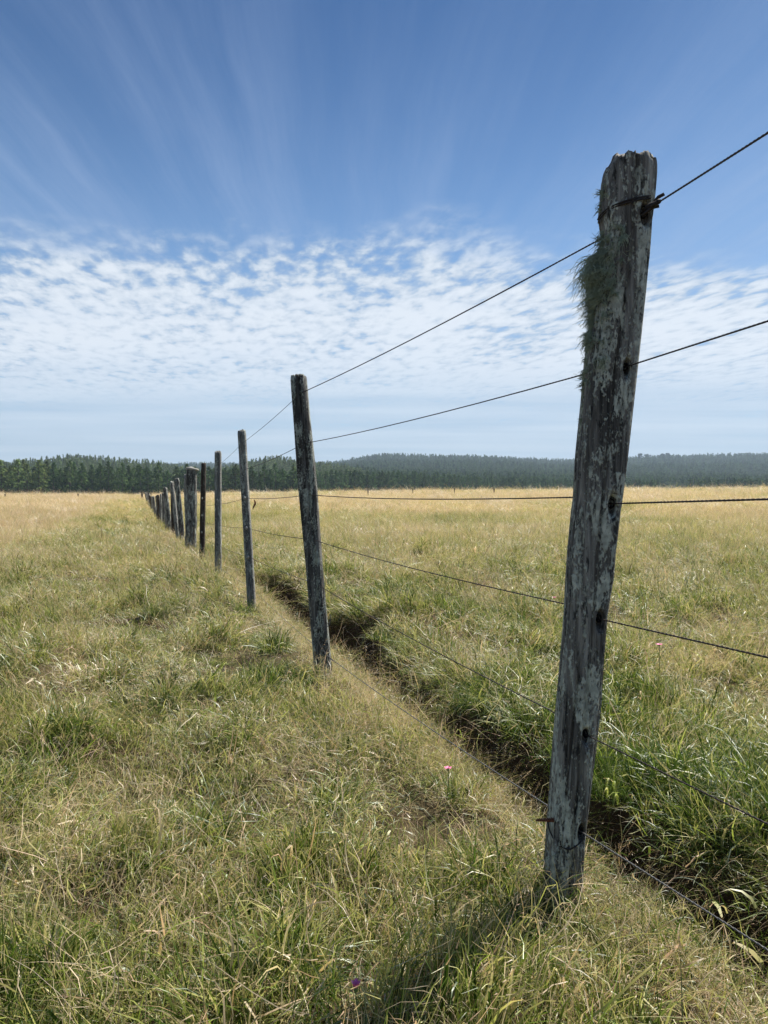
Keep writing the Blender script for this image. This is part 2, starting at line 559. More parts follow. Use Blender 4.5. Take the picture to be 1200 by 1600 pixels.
def leaf_mat(name, a, b, var=0.35):
    m, g, out = new_mat(name)
    rnd = g.add('ShaderNodeObjectInfo').outputs['Random']
    bv = g.add('ShaderNodeAttribute', attribute_type='GEOMETRY', attribute_name='bv').outputs['Fac']
    c = g.mix(bv, a, b)
    hs = g.add('ShaderNodeHueSaturation'); g.link(c, hs.inputs['Color'])
    g.link(g.ss(rnd, 0, 1, 1 - var, 1 + var, 'LINEAR'), hs.inputs['Value'])
    g.link(g.ss(g.math('FRACT', g.math('MULTIPLY', rnd, 7.0)), 0, 1, .485, .51, 'LINEAR'), hs.inputs['Hue'])
    dif = g.add('ShaderNodeBsdfDiffuse'); g.link(hs.outputs[0], dif.inputs[0])
    tr = g.add('ShaderNodeBsdfTranslucent'); g.link(hs.outputs[0], tr.inputs[0])
    ms = g.add('ShaderNodeMixShader'); ms.inputs[0].default_value = .25
    g.link(dif.outputs[0], ms.inputs[1]); g.link(tr.outputs[0], ms.inputs[2]); g.link(ms.outputs[0], out.inputs[0])
    return m


M_PINE = leaf_mat('pine_needles', (0.055, 0.100, 0.034), (0.13, 0.19, 0.065))
M_PINE_LIGHT = leaf_mat('young_pine_needles', (0.11, 0.155, 0.055), (0.23, 0.28, 0.10))
M_BROAD = leaf_mat('broadleaf', (0.035, 0.055, 0.025), (0.08, 0.11, 0.05))

# ------------------------------------------------------------------ ground sheet
def stretched(fine_lo, fine_hi, step, growth, far_lo, far_hi, maxstep=1e9):
    mid = list(np.arange(fine_lo, fine_hi + step * .5, step))
    s = step; x = mid[-1]; up = []
    while x < far_hi:
        s = min(s * growth, maxstep); x += s; up.append(x)
    s = step; x = mid[0]; dn = []
    while x > far_lo:
        s = min(s * growth, maxstep); x -= s; dn.append(x)
    return np.array(dn[::-1] + mid + up)


us = stretched(-.1, .65, .012, 1.045, -6000, 6000, 120)
vs = stretched(.4, 6.0, .035, 1.045, -6000, 6500, 120)
U, V = np.meshgrid(us, vs, indexing='ij')
GX, GY = to_xy(U, V)
GZ = ground_z(GX, GY)
nu, nv = U.shape
idx = np.arange(nu * nv).reshape(nu, nv)
quads = np.stack([idx[:-1, :-1], idx[1:, :-1], idx[1:, 1:], idx[:-1, 1:]], -1).reshape(-1, 4)
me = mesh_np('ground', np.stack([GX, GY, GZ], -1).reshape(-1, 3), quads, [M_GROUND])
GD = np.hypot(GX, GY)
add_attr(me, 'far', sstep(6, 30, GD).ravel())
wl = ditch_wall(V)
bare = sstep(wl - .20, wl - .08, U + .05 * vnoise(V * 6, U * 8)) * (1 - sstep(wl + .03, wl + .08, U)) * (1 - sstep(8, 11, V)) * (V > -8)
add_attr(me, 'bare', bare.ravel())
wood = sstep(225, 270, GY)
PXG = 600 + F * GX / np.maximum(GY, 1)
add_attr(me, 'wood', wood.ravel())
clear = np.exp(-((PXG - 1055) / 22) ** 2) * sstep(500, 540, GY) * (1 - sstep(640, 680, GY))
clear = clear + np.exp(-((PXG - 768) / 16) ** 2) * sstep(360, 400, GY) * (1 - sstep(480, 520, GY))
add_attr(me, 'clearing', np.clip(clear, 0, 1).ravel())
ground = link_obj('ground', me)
tag(ground, kind='structure')

# ------------------------------------------------------------------ grass sources
SRC = {}


def blades(n, rad, hmin, hmax, wmin, wmax, lean, curl, seed, clump=True, segs=3, droop=0.0, flop=0.0):
    """n ribbon blades around the origin; returns verts, faces, bv, bh"""
    r = np.random.default_rng(seed)
    ang = r.uniform(0, 2 * math.pi, n); rr = rad * np.sqrt(r.uniform(0, 1, n)) if clump else rad * r.uniform(0, 1, n)
    bx = rr * np.cos(ang); by = rr * np.sin(ang)
    h = hmin + (hmax - hmin) * r.beta(1.6, 2.2, n)
    wd = r.uniform(wmin, wmax, n)
    la = ang + r.normal(0, 1.3, n)             # lean direction
    l0 = np.abs(r.normal(0, lean, n)) + flop * r.uniform(0, 1, n)
    cu = r.normal(curl, curl * .6 + .05, n)
    fa = r.uniform(0, math.pi, n)              # facing
    tw = r.normal(0, .5, n)
    V = np.zeros((n, segs + 1, 2, 3))
    p = np.stack([bx, by, np.full(n, -0.01)], -1)
    th = l0.copy()
    az = la.copy()
    ds = h / segs
    for k in range(segs + 1):
        t = k / segs
        wk = wd * (1 - t ** 1.6) * (0.75 + .5 * min(t * 3, 1) * .5) + wd * .06
        f = fa + tw * t
        side = np.stack([np.cos(f), np.sin(f), np.zeros(n)], -1)
        V[:, k, 0] = p - side * wk[:, None] / 2
        V[:, k, 1] = p + side * wk[:, None] / 2
        if k < segs:
            dirn = np.stack([np.sin(th) * np.cos(az), np.sin(th) * np.sin(az), np.cos(th)], -1)
            p = p + dirn * ds[:, None]
            th = th + cu * 1.0 / segs * 1.6 + droop * t
            az = az + r.normal(0, .25, n)
    V = V.reshape(n, -1, 3)
    V[:, :, 2] = np.maximum(V[:, :, 2], -0.012)
    m = (segs + 1) * 2
    base = (np.arange(n) * m)[:, None, None]
    q = np.array([[2 * k, 2 * k + 1, 2 * k + 3, 2 * k + 2] for k in range(segs)])[None]
    Fc = (base + q).reshape(-1, 4)
    bv = np.repeat(r.uniform(0, 1, n), m)
    bh = np.tile(np.repeat(np.arange(segs + 1) / segs, 2), n)
    return V.reshape(-1, 3), Fc, bv, bh


def join_blades(parts):
    vs_, fs_, b1, b2 = [], [], [], []; n = 0
    for v, f, a, b in parts:
        vs_.append(v); fs_.append(f + n); b1.append(a); b2.append(b); n += len(v)
    return np.concatenate(vs_), np.concatenate(fs_), np.concatenate(b1), np.concatenate(b2)


def seed_stems(n, rad, hmin, hmax, lean, seed, head=True, w=.0011):
    """thin stems that carry a loose seed head of short spikelets"""
    r = np.random.default_rng(seed)
    parts = []
    v, f, a, b = blades(n, rad, hmin, hmax, w, w * 1.4, lean, .25, seed + 50, segs=4)
    parts.append((v, f, a, b))
    if head:
        vv = v.reshape(n, -1, 3)
        for i in range(n):
            tip = vv[i, -2:].mean(0); low = vv[i, -4:-2].mean(0)
            for k in range(7):
                t = k / 6
                p = low * (1 - t) + tip * t
                sv, sf, sa, sb = blades(1, 0.0, .008, .02, .0012, .0022, .6, .2, seed * 97 + i * 11 + k, segs=1)
                parts.append((sv + p, sf, np.full(len(sv), a.reshape(n, -1)[i, 0]), np.ones(len(sv))))
    return join_blades(parts)


def source(coll, name, data, mat):
    v, f, a, b = data
    me = mesh_np(name, v, f, [mat], smooth=True)
    add_attr(me, 'bv', a); add_attr(me, 'bh', b)
    o = bpy.data.objects.new(name, me)
    coll.objects.link(o)
    return o


def coll_new(name):
    return bpy.data.collections.new(name)


c_turf = coll_new('turf_clumps')
for i in range(6):
    source(c_turf, 'turf_%02d' % i, join_blades([
        blades(120, .10, .02, .07, .0012, .0027, .75, .7, 100 + i, droop=.3, segs=3),
        blades(30, .11, .05, .11, .0012, .0024, .7, 1.0, 140 + i, droop=.4, segs=4),
        blades(60, .12, .03, .11, .0009, .0017, 1.0, .7, 160 + i, flop=.6),
        blades(5, .11, .05, .10, .0045, .0080, .7, .9, 180 + i, droop=.4, segs=4)]), M_GRASS)
c_tuft = coll_new('tuft_clumps')
for i in range(5):
    source(c_tuft, 'tuft_%02d' % i, join_blades([
        blades(95, .055, .06, .19, .0022, .0050, .34, .8, 200 + i, droop=.35, segs=5),
        blades(40, .06, .03, .12, .0012, .002, .8, .8, 220 + i, segs=3)]), M_GRASS)
c_straw = coll_new('straw_clumps')
for i in range(5):
    source(c_straw, 'straw_%02d' % i, join_blades([
        blades(60, .11, .04, .17, .0009, .0017, .9, .9, 300 + i, segs=4, flop=.7),
        blades(16, .10, .06, .16, .0010, .0030, .8, 1.6, 320 + i, segs=5, droop=.5),
        seed_stems(3, .08, .12, .26, .6, 340 + i)]), M_STRAW)
c_tall = coll_new('tall_clumps')
for i in range(5):
    source(c_tall, 'tall_%02d' % i, join_blades([
        blades(60, .14, .08, .24, .0022, .0040, .45, .6, 400 + i, segs=3, droop=.3),
        blades(40, .14, .14, .34, .0016, .0028, .35, .45, 420 + i, segs=3),
        seed_stems(7, .13, .20, .42, .28, 440 + i, w=.0018)]), M_GRASS)


def scatter(name, coll, pts, rot, scl, idx_, dry, label, cat):
    me = bpy.data.meshes.new(name)
    pts = np.asarray(pts, dtype=np.float32)
    me.vertices.add(len(pts)); me.vertices.foreach_set('co', pts.ravel())
    add_attr(me, 'rot', rot.astype(np.float32), 'FLOAT_VECTOR')
    add_attr(me, 'scl', scl.astype(np.float32), 'FLOAT_VECTOR')
    add_attr(me, 'idx', idx_.astype(np.int32), 'INT')
    add_attr(me, 'dry', dry.astype(np.float32), 'FLOAT')
    o = link_obj(name, me)
    ng = bpy.data.node_groups.new(name + '_scatter', 'GeometryNodeTree')
    ng.interface.new_socket('Geometry', in_out='INPUT', socket_type='NodeSocketGeometry')
    ng.interface.new_socket('Geometry', in_out='OUTPUT', socket_type='NodeSocketGeometry')
    n = ng.nodes
    gi = n.new('NodeGroupInput'); go = n.new('NodeGroupOutput')
    ip = n.new('GeometryNodeInstanceOnPoints')
    ci = n.new('GeometryNodeCollectionInfo')
    ci.inputs['Collection'].default_value = coll
    ci.inputs['Separate Children'].default_value = True
    ci.inputs['Reset Children'].default_value = True
    ng.links.new(gi.outputs[0], ip.inputs['Points'])
    ng.links.new(ci.outputs[0], ip.inputs['Instance'])
    ip.inputs['Pick Instance'].default_value = True

    def named(nm, typ):
        x = n.new('GeometryNodeInputNamedAttribute'); x.data_type = typ
        x.inputs[0].default_value = nm
        return x.outputs['Attribute']
    ng.links.new(named('idx', 'INT'), ip.inputs['Instance Index'])
    er = n.new('FunctionNodeEulerToRotation')
    ng.links.new(named('rot', 'FLOAT_VECTOR'), er.inputs[0])
    ng.links.new(er.outputs[0], ip.inputs['Rotation'])
    ng.links.new(named('scl', 'FLOAT_VECTOR'), ip.inputs['Scale'])
    ng.links.new(ip.outputs[0], go.inputs[0])
    md = o.modifiers.new('scatter', 'NODES'); md.node_group = ng
    tag(o, label, cat, kind='stuff')
    return o


def sample_wedge(y0, y1, dens, half=0.56, pad=0.9):
    wmax = half * y1 + pad
    n = int(dens * 2 * wmax * (y1 - y0))
    x = rng.uniform(-wmax, wmax, n); y = rng.uniform(y0, y1, n)
    k = np.abs(x) < half * y + pad
    return x[k], y[k]


def dryness(x, y):
    """how straw coloured the sward is, 0 green .. 1 dry"""
    d = np.hypot(x, y); u, v = to_uv(x, y)
    left = np.interp(d, [0, 3, 7, 10, 14, 30, 60], [.33, .31, .34, .52, .82, .90, .90])
    right = np.interp(d, [0, 3, 6, 10, 16, 30, 60], [.24, .25, .36, .42, .62, .84, .88])
    k = np.where(u < 0, left, right)
    path = np.exp(-((u + 1.4) / 1.1) ** 2) * sstep(8, 14, d)      # greener strip left of the fence
    cd, c1, c2 = cells(x, y, .36)
    k = k + (.26 * (c1 - .5) + .14 * (c2 - .5)) * (1 - sstep(9, 22, d))
    k = k - .40 * path * (1 - .45 * sstep(20, 50, d))
    k = k - .30 * sstep(.15, .5, fbm(x * .16 + 9, y * .09, 6, 3)) * sstep(9, 16, d)
    k = k + .19 * fbm(x * .45, y * .45, 1, 3) + .16 * fbm(x * 1.7, y * 1.7, 4, 2) * (1 - sstep(15, 40, d))
    k = k - .10 * np.exp(-((u - ditch_wall(v) - .35) / .35) ** 2) * (1 - sstep(7, 12, v))
    # the brighter green patch seen in the right field
    k = k - .22 * np.exp(-((x - 3.3) / 1.6) ** 2 - ((y - 7.2) / .9) ** 2)
    return k


def lean_rot(x, y, spin, tilt_amt, jitter):
    """Euler angles that spin a clump and then lean it the way its tussock leans"""
    cd, c1, c2 = cells(x, y, .36)
    az = c2 * 6.283 + 1.2 * vnoise(x * .7, y * .7, 3) + rng.normal(0, .5, len(x))
    tl = tilt_amt * (.3 + 1.2 * c1) + np.abs(rng.normal(0, jitter, len(x)))
    kx, ky = -np.sin(az), np.cos(az)
    c, s = np.cos(tl), np.sin(tl); C1 = 1 - c
    # rotation about horizontal axis (kx, ky, 0)
    T = np.zeros((len(x), 3, 3))
    T[:, 0, 0] = c + kx * kx * C1; T[:, 0, 1] = kx * ky * C1; T[:, 0, 2] = ky * s
    T[:, 1, 0] = kx * ky * C1; T[:, 1, 1] = c + ky * ky * C1; T[:, 1, 2] = -kx * s
    T[:, 2, 0] = -ky * s; T[:, 2, 1] = kx * s; T[:, 2, 2] = c
    Sm = np.zeros_like(T); cs, sn = np.cos(spin), np.sin(spin)
    Sm[:, 0, 0] = cs; Sm[:, 0, 1] = -sn; Sm[:, 1, 0] = sn; Sm[:, 1, 1] = cs; Sm[:, 2, 2] = 1
    M = T @ Sm
    return np.stack([np.arctan2(M[:, 2, 1], M[:, 2, 2]), -np.arcsin(np.clip(M[:, 2, 0], -1, 1)), np.arctan2(M[:, 1, 0], M[:, 0, 0])], -1)


def make_layer(rings, keep=None, hmul=None, zoff=0.0, tilt=.12):
    PX, PY, SX, SZ = [], [], [], []
    for (y0, y1, dens, sxy, szz) in rings:
        x, y = sample_wedge(y0, y1, dens)
        PX.append(x); PY.append(y)
        s = rng.uniform(.75, 1.3, len(x))
        SX.append(s * sxy); SZ.append(s * szz)
    x, y, a, b = map(np.concatenate, (PX, PY, SX, SZ))
    if keep is not None:
        k = keep(x, y) > rng.uniform(0, 1, len(x))
        x, y, a, b = x[k], y[k], a[k], b[k]
    if hmul is not None:
        b = b * hmul(x, y)
    z = ground_z(x, y) + zoff
    rot = lean_rot(x, y, rng.uniform(0, 6.283, len(x)), tilt * 1.8, tilt)
    return np.stack([x, y, z], -1), rot, np.stack([a, a, b], -1)


def turf_keep(x, y):
    u, v = to_uv(x, y); wl = ditch_wall(v)
    floor = sstep(.12, .2, u) * (1 - sstep(wl + .02, wl + .06, u)) * (1 - sstep(7.5, 11, v))
    foot = sstep(wl - .22, wl - .12, u + .04 * vnoise(v * 5, u * 5)) * (1 - sstep(wl + .02, wl + .06, u)) * (1 - sstep(7.5, 11, v))
    cd, c1, c2 = cells(x, y, .36)
    hollow = sstep(-.05, -.35, fbm(x * 1.6, y * 1.6, 8, 3)) * sstep(.09, .16, cd)
    return (1 - .25 * floor - .72 * foot) * (1 - .72 * hollow)


def turf_h(x, y):
    u, v = to_uv(x, y); wl = ditch_wall(v)
    n = fbm(x * 1.6, y * 1.6, 8, 3)
    cd, c1, c2 = cells(x, y, .36)
    h = .62 + 1.1 * n + 1.1 * np.exp(-(cd / .14) ** 2) * (.3 + c1)
    h = h * (1 - .55 * np.exp(-(u / .16) ** 2))
    ditch = sstep(.02, .16, u) * (1 - sstep(wl, wl + .05, u)) * (1 - sstep(7.5, 11, v))
    return np.clip(h, .30, 2.3) * (1 - .35 * ditch)


# short turf
pts, rot, scl = make_layer([(-.6, 1.6, 230, 1, 1), (1.6, 3, 210, 1, 1), (3, 5, 130, 1.15, 1.05), (5, 9, 75, 1.5, 1.15), (9, 16, 34, 2.2, 1.35)], turf_keep, turf_h)
scatter('turf_grass', c_turf, pts, rot, scl, rng.integers(0, 6, len(pts)), dryness(pts[:, 0], pts[:, 1]) + rng.normal(0, .09, len(pts)),
        'short matted green and tan pasture grass round the fence posts', 'grass')


def tuft_keep(x, y):
    u, v = to_uv(x, y); wl = ditch_wall(v)
    n = fbm(x * 1.3, y * 1.3, 21, 3)
    cd, c1, c2 = cells(x, y, .36)
    k = np.exp(-(cd / .11) ** 2) * sstep(.25, .75, c1 + .5 * n) * (1 - .8 * np.exp(-(u / .15) ** 2))
    rim = 1.0 * np.exp(-((u - wl - .08) / .08) ** 2) * (1 - sstep(8, 12, v))
    ditch = sstep(.0, .12, u) * (1 - sstep(wl + .02, wl + .05, u)) * (1 - sstep(7.5, 11, v))
    right = sstep(wl + .1, wl + .5, u) * (1 - sstep(8, 14, y)) * .25
    k = np.clip(k + rim + right * sstep(-.1, .2, n), 0, 1)
    return k * (1 - ditch)


pts, rot, scl = make_layer([(-.4, 3, 190, .95, .85), (3, 6, 120, 1.1, .95), (6, 12, 50, 1.5, 1.15), (12, 22, 12, 2.2, 1.4)], tuft_keep, None, 0, .16)
# overhanging tufts lean into the cut
u_, v_ = to_uv(pts[:, 0], pts[:, 1])
rim = np.exp(-((u_ - ditch_wall(v_) - .08) / .07) ** 2) * (v_ < 9)
rot2 = rot.copy()
lean = rim * rng.uniform(.1, 1.1, len(pts))
# build Euler that tilts towards -n, random spin first
for i in np.nonzero(rim > .3)[0]:
    ax = Vector((TX, TY, 0))
    q = Matrix.Rotation(-lean[i], 3, ax) @ Matrix.Rotation(rot[i, 2], 3, 'Z')
    e = q.to_euler(); rot2[i] = (e.x, e.y, e.z)
dr = dryness(pts[:, 0], pts[:, 1]) - .17 + rng.normal(0, .10, len(pts)) + .16 * rim
scatter('grass_tufts', c_tuft, pts, rot2, scl, rng.integers(0, 5, len(pts)), dr,
        'longer green grass tufts in clumps and along the rim of the cut bank', 'grass')


def straw_keep(x, y):
    u, v = to_uv(x, y)
    n = fbm(x * 1.1 + 40, y * 1.1, 5, 3)
    return np.clip(.35 + 1.3 * n, .12, 1) * turf_keep(x, y)


pts, rot, scl = make_layer([(-.4, 3, 150, 1.05, 1.0), (3, 6, 95, 1.2, 1.1), (6, 12, 45, 1.7, 1.2)], straw_keep, None, .03, .3)
scatter('straw_grass', c_straw, pts, rot, scl, rng.integers(0, 5, len(pts)), np.full(len(pts), .36) + rng.normal(0, .14, len(pts)),
        'dry pale straw stems lying tangled over the green turf', 'grass')

# dead straw on the floor and wall of the cut
n = 2400
v = rng.uniform(-.6, 9, n); u = rng.uniform(.04, .27, n)
x, y = to_xy(u, v)
pts = np.stack([x, y, ground_z(x, y) + .004], -1)
rot = np.stack([rng.normal(0, .4, n), rng.normal(0, .4, n), rng.uniform(0, 6.28, n)], -1)
s = rng.uniform(.3, .9, n)
scatter('trail_straw', c_straw, pts, rot, np.stack([s, s, s * .8], -1), rng.integers(0, 5, n), rng.normal(.42, .14, n),
        'short trampled brown straw on the floor of the eroded trail', 'grass')


def tall_keep(x, y):
    u, v = to_uv(x, y); d = np.hypot(x, y)
    n = fbm(x * .5, y * .5, 31, 3)
    far = sstep(7.0, 12, d + 2.5 * n) * np.where(u > 0, .85 * sstep(6, 14, d) + .0, 1)
    path = np.exp(-((u + 1.2) / 1.0) ** 2)
    pf = 1 - .75 * path * (1 - sstep(40, 60, d))
    fence_line = 1 - .7 * np.exp(-(u / .5) ** 2)
    return np.clip(far * pf * fence_line, 0, 1) * (1 - sstep(250, 270, d))


def tall_h(x, y):
    d = np.hypot(x, y); u, v = to_uv(x, y)
    return (.75 + .3 * fbm(x * .4, y * .4, 2, 2)) * (1 - .35 * np.exp(-((u + .8) / 1.6) ** 2))


pts, rot, scl = make_layer([(6, 14, 42, 1.1, 1.0), (14, 28, 20, 1.7, 1.05), (28, 60, 7.5, 2.9, 1.1), (60, 130, 2.2, 5.5, 1.3), (130, 260, .45, 9, 1.6)], tall_keep, tall_h)
scatter('meadow_grass', c_tall, pts, rot, scl, rng.integers(0, 5, len(pts)), dryness(pts[:, 0], pts[:, 1]) + rng.normal(0, .08, len(pts)),
        'tall golden seeding grass filling both fields out to the trees', 'grass')

n = 480
v = rng.uniform(-.8, 9.5, n); u = ditch_wall(v) + rng.uniform(-.01, .10, n)
x, y = to_xy(u, v)
pts = np.stack([x, y, ground_z(x, y) - .005], -1)
rot = np.zeros((n, 3))
for i in range(n):
    e = (Matrix.Rotation(rng.normal(0, .35), 3, 'Z') @ Matrix.Rotation(-rng.uniform(.9, 2.3), 3, Vector((TX, TY, 0))) @ Matrix.Rotation(rng.uniform(0, 6.28), 3, 'Z')).to_euler()
    rot[i] = (e.x, e.y, e.z)
s = rng.uniform(.5, .95, n)
scatter('overhanging_grass', c_straw, pts, rot, np.stack([s * .8, s * .8, s], -1), rng.integers(0, 5, n), rng.normal(.0, .12, n),
        'dead grass and roots hanging over the shaded face of the cut bank', 'grass')

# isolated tall dark seed stalks in the right hand field
c_stalk = coll_new('stalk_clumps')
for i in range(4):
    v1, f1, a1, b1 = seed_stems(3, .05, .38, .62, .22, 700 + i, w=.0022)
    source(c_stalk, 'stalk_%02d' % i, (v1, f1, a1 * 0 + .05, b1 * .2), M_GRASS)
n = 170
y = rng.uniform(3.0, 14, n) ; x = rng.uniform(-.3, .52, n) * y
uu, vv_ = to_uv(x, y); k = uu > .7
x, y = x[k], y[k]; n = len(x)
pts = np.stack([x, y, ground_z(x, y)], -1)
rot = np.stack([rng.normal(0, .2, n), rng.normal(0, .2, n), rng.uniform(0, 6.28, n)], -1)
s = rng.uniform(.6, 1.1, n)
scatter('seed_stalks', c_stalk, pts, rot, np.stack([s, s, s], -1), rng.integers(0, 4, n), rng.normal(.12, .1, n),
        'thin dark seed stalks standing above the grass right of the fence', 'grass')

# ------------------------------------------------------------------ fence
fence = bpy.data.objects.new('wire_fence', None)
COL.objects.link(fence)
tag(fence, 'weathered timber post and wire fence running from right foreground to the far field edge', 'fence')


def px2w(px, py, d):
    """world point that the photo shows at pixel px,py when it stands at forward distance d"""
    b = (800 - py) / F
    ry = math.cos(PITCH) + b * math.sin(PITCH)
    rz = -math.sin(PITCH) + b * math.cos(PITCH)
    return (px - 600) / F / ry * d, CAM_H + rz / ry * d


def post_mesh(name, rows, seed, nseg, dz, mats, groove=True, holes=(), squareness=.35, rough=1.0, top_rough=.008, deep_crack=None):
    """rows: (z, cx, cy, half width, half depth) from bottom to top"""
    rows = np.array(sorted(rows))
    z0, z1 = rows[0, 0], rows[-1, 0]
    nz = max(8, int((z1 - z0) / dz))
    zz = np.linspace(z0, z1, nz)
    cx = np.interp(zz, rows[:, 0], rows[:, 1]); cy = np.interp(zz, rows[:, 0], rows[:, 2])
    hw = np.interp(zz, rows[:, 0], rows[:, 3]); hd = np.interp(zz, rows[:, 0], rows[:, 4])
    th = np.arange(nseg) * 2 * math.pi / nseg
    T, ZZ = np.meshgrid(th, zz)
    c, s = np.cos(T), np.sin(T)
    p = 2 + 2 * squareness * 2
    sup = (np.abs(c) ** p + np.abs(s) ** p) ** (-1 / p)
    r = sup * (1 + .05 * rough * fbm(c * 1.3 + seed, s * 1.3, ZZ * 2.2, 3))
    gr = fbm(c * 7 + seed * 3, s * 7, ZZ * 1.3, 3)
    fine = fbm(c * 22 + seed, s * 22 + 5, ZZ * 4.0, 3)
    r = r + rough * (.045 * gr + .022 * fine)
    # checks: narrow deep cracks along the grain
    ck = vnoise(c * 9 + 4 + seed * 7, s * 9, ZZ * 1.1)
    r = r - rough * .15 * np.clip(1 - np.abs(ck) / .08, 0, 1) * sstep(-.2, .4, vnoise(c * 2, s * 2 + seed, ZZ * 3))
    if deep_crack is not None:
        for (a0, dep, wid, wob) in deep_crack:
            aa = a0 + wob * vnoise(ZZ * 2.2, seed + a0) + .03 * vnoise(ZZ * 14, seed)
            dd = np.abs((T - aa + math.pi) % (2 * math.pi) - math.pi)
            r = r - dep * np.clip(1 - dd / wid, 0, 1) ** .7
    X_ = cx[:, None] + hw[:, None] * r * c
    Y_ = cy[:, None] + hd[:, None] * r * s
    top_n = fbm(X_ * 120, Y_ * 120, seed, 3)
    k = sstep(z1 - .05, z1, ZZ)
    Z_ = ZZ + k * top_rough * 1.6 * top_n
    for (hx, hz, hr, dep) in holes:           # pits facing the camera
        q = ((X_ - hx) / (hr * .8)) ** 2 + ((ZZ - hz + hr * .4) / (hr * 2.1)) ** 2
        m_ = np.exp(-q ** 2) * (s < 0.2)
        Y_ = Y_ + dep * m_
    verts = np.stack([X_, Y_, Z_], -1).reshape(-1, 3)
    ii = np.arange(nz * nseg).reshape(nz, nseg)
    jj = np.roll(ii, -1, axis=1)
    Fq = np.stack([ii[:-1], jj[:-1], jj[1:], ii[1:]], -1).reshape(-1, 4)
    # weathered end grain: rings shrinking to the centre
    ring = ii[-1]; V2 = [verts]; F2 = [Fq]; base = len(verts)
    prev = ring
    for q, f in enumerate((.93, .8, .6, .35, .02)):
        a = th
        xx = cx[-1] + hw[-1] * r[-1] * np.cos(a) * f; yy = cy[-1] + hd[-1] * r[-1] * np.sin(a) * f
        rise = .006 * (1 - f * f)
        z_ = z1 + rise + top_rough * fbm(xx * 130, yy * 130, seed, 3) * (1.5 - .5 * f) + top_rough * .8 * vnoise(xx * 45, yy * 45, seed)
        V2.append(np.stack([xx, yy, z_], -1))
        cur = np.arange(nseg) + base; base += nseg
        F2.append(np.stack([prev, np.roll(prev, -1), np.roll(cur, -1), cur], -1))
        prev = cur
    return mesh_np(name, np.concatenate(V2), np.concatenate(F2), mats, True), (zz, cx, cy, hw, hd)


D1 = 1.46
edges = [(247, 958, 1020), (253, 951, 1026), (262, 947, 1029), (275, 945, 1029), (300, 943, 1027), (330, 940, 1024), (348, 943, 1021),
         (365, 945, 1020), (400, 938, 1018), (460, 930, 1012), (560, 917, 1001), (640, 910, 992), (720, 902, 983), (780, 899, 975), (800, 896, 972),
         (860, 890, 965), (900, 887, 962), (960, 884, 952), (1050, 877, 945), (1100, 873, 942), (1200, 866, 930), (1300, 860, 918),
         (1400, 853, 912), (1430, 852, 910), (1560, 848, 906)]
rows = []
for (py, l, r_) in edges:
    xl, z = px2w(l, py, D1); xr, _ = px2w(r_, py, D1)
    rows.append((z, (xl + xr) / 2, D1 + .02, (xr - xl) / 2 * .93, .042))
w1 = []
HP = [(1010, 327, .012), (980, 572, .0075), (958, 787, .010), (938, 968, .0085), (917, 1150, .0075), (909, 1302, .0085)]
holes = []
for (hx, hy, hr) in HP:
    a, b = px2w(hx, hy, D1 - .02)
    holes.append((a, b, hr, .024))
me, prof1 = post_mesh('post', rows, 1.0, 150, .0042, [M_POST], holes=holes, squareness=.5, rough=1.25, top_rough=.010,
                      deep_crack=[(-math.pi / 2 + .12, .16, .10, .12), (-math.pi / 2 - .55, .09, .05, .2), (-.75, .08, .05, .2), (-2.3, .06, .04, .25)])
post1 = link_obj('post', me, fence)
post1['label'] = 'nearest post, tall and leaning right, with hanging beard lichen and grey crust'


def surf1(z, ang):
    """a point on the nearest post's skin"""
    zz, cx, cy, hw, hd = prof1
    return np.array([np.interp(z, zz, cx) + np.interp(z, zz, hw) * math.cos(ang), np.interp(z, zz, cy) + np.interp(z, zz, hd) * math.sin(ang), z])


# -- bored wire holes, near-black cups standing in for the shade inside, sub-parts of the post
for (hx, hz, hr, dep) in holes:
    a = Acc()
    th = np.arange(14) * 2 * math.pi / 14
    y0 = None
    zz, cx, cy, hw, hd = prof1
    c_ = np.interp(hz, zz, cx); h_ = np.interp(hz, zz, hw); dd_ = np.interp(hz, zz, hd)
    k = min(.95, abs(hx - c_) / h_)
    ysurf = np.interp(hz, zz, cy) - dd_ * (1 - k ** 3) ** (1 / 3)
    ring = []
    for q, (rr_, yo) in enumerate(((.62, .010), (.55, .022), (.0, .024))):
        ring.append(np.stack([hx + hr * rr_ * np.cos(th), np.full(14, ysurf + yo), hz + hr * 1.5 * rr_ * np.sin(th)], -1))
    ii = np.arange(14); jj = np.roll(ii, -1)
    a.add(np.concatenate(ring), np.concatenate([np.stack([ii, jj, jj + 14, ii + 14], -1), np.stack([ii + 14, jj + 14, jj + 28, ii + 28], -1)]))
    link_obj('wire_hole', a.mesh('wire_hole', [M_HOLE_SHADE]), post1)


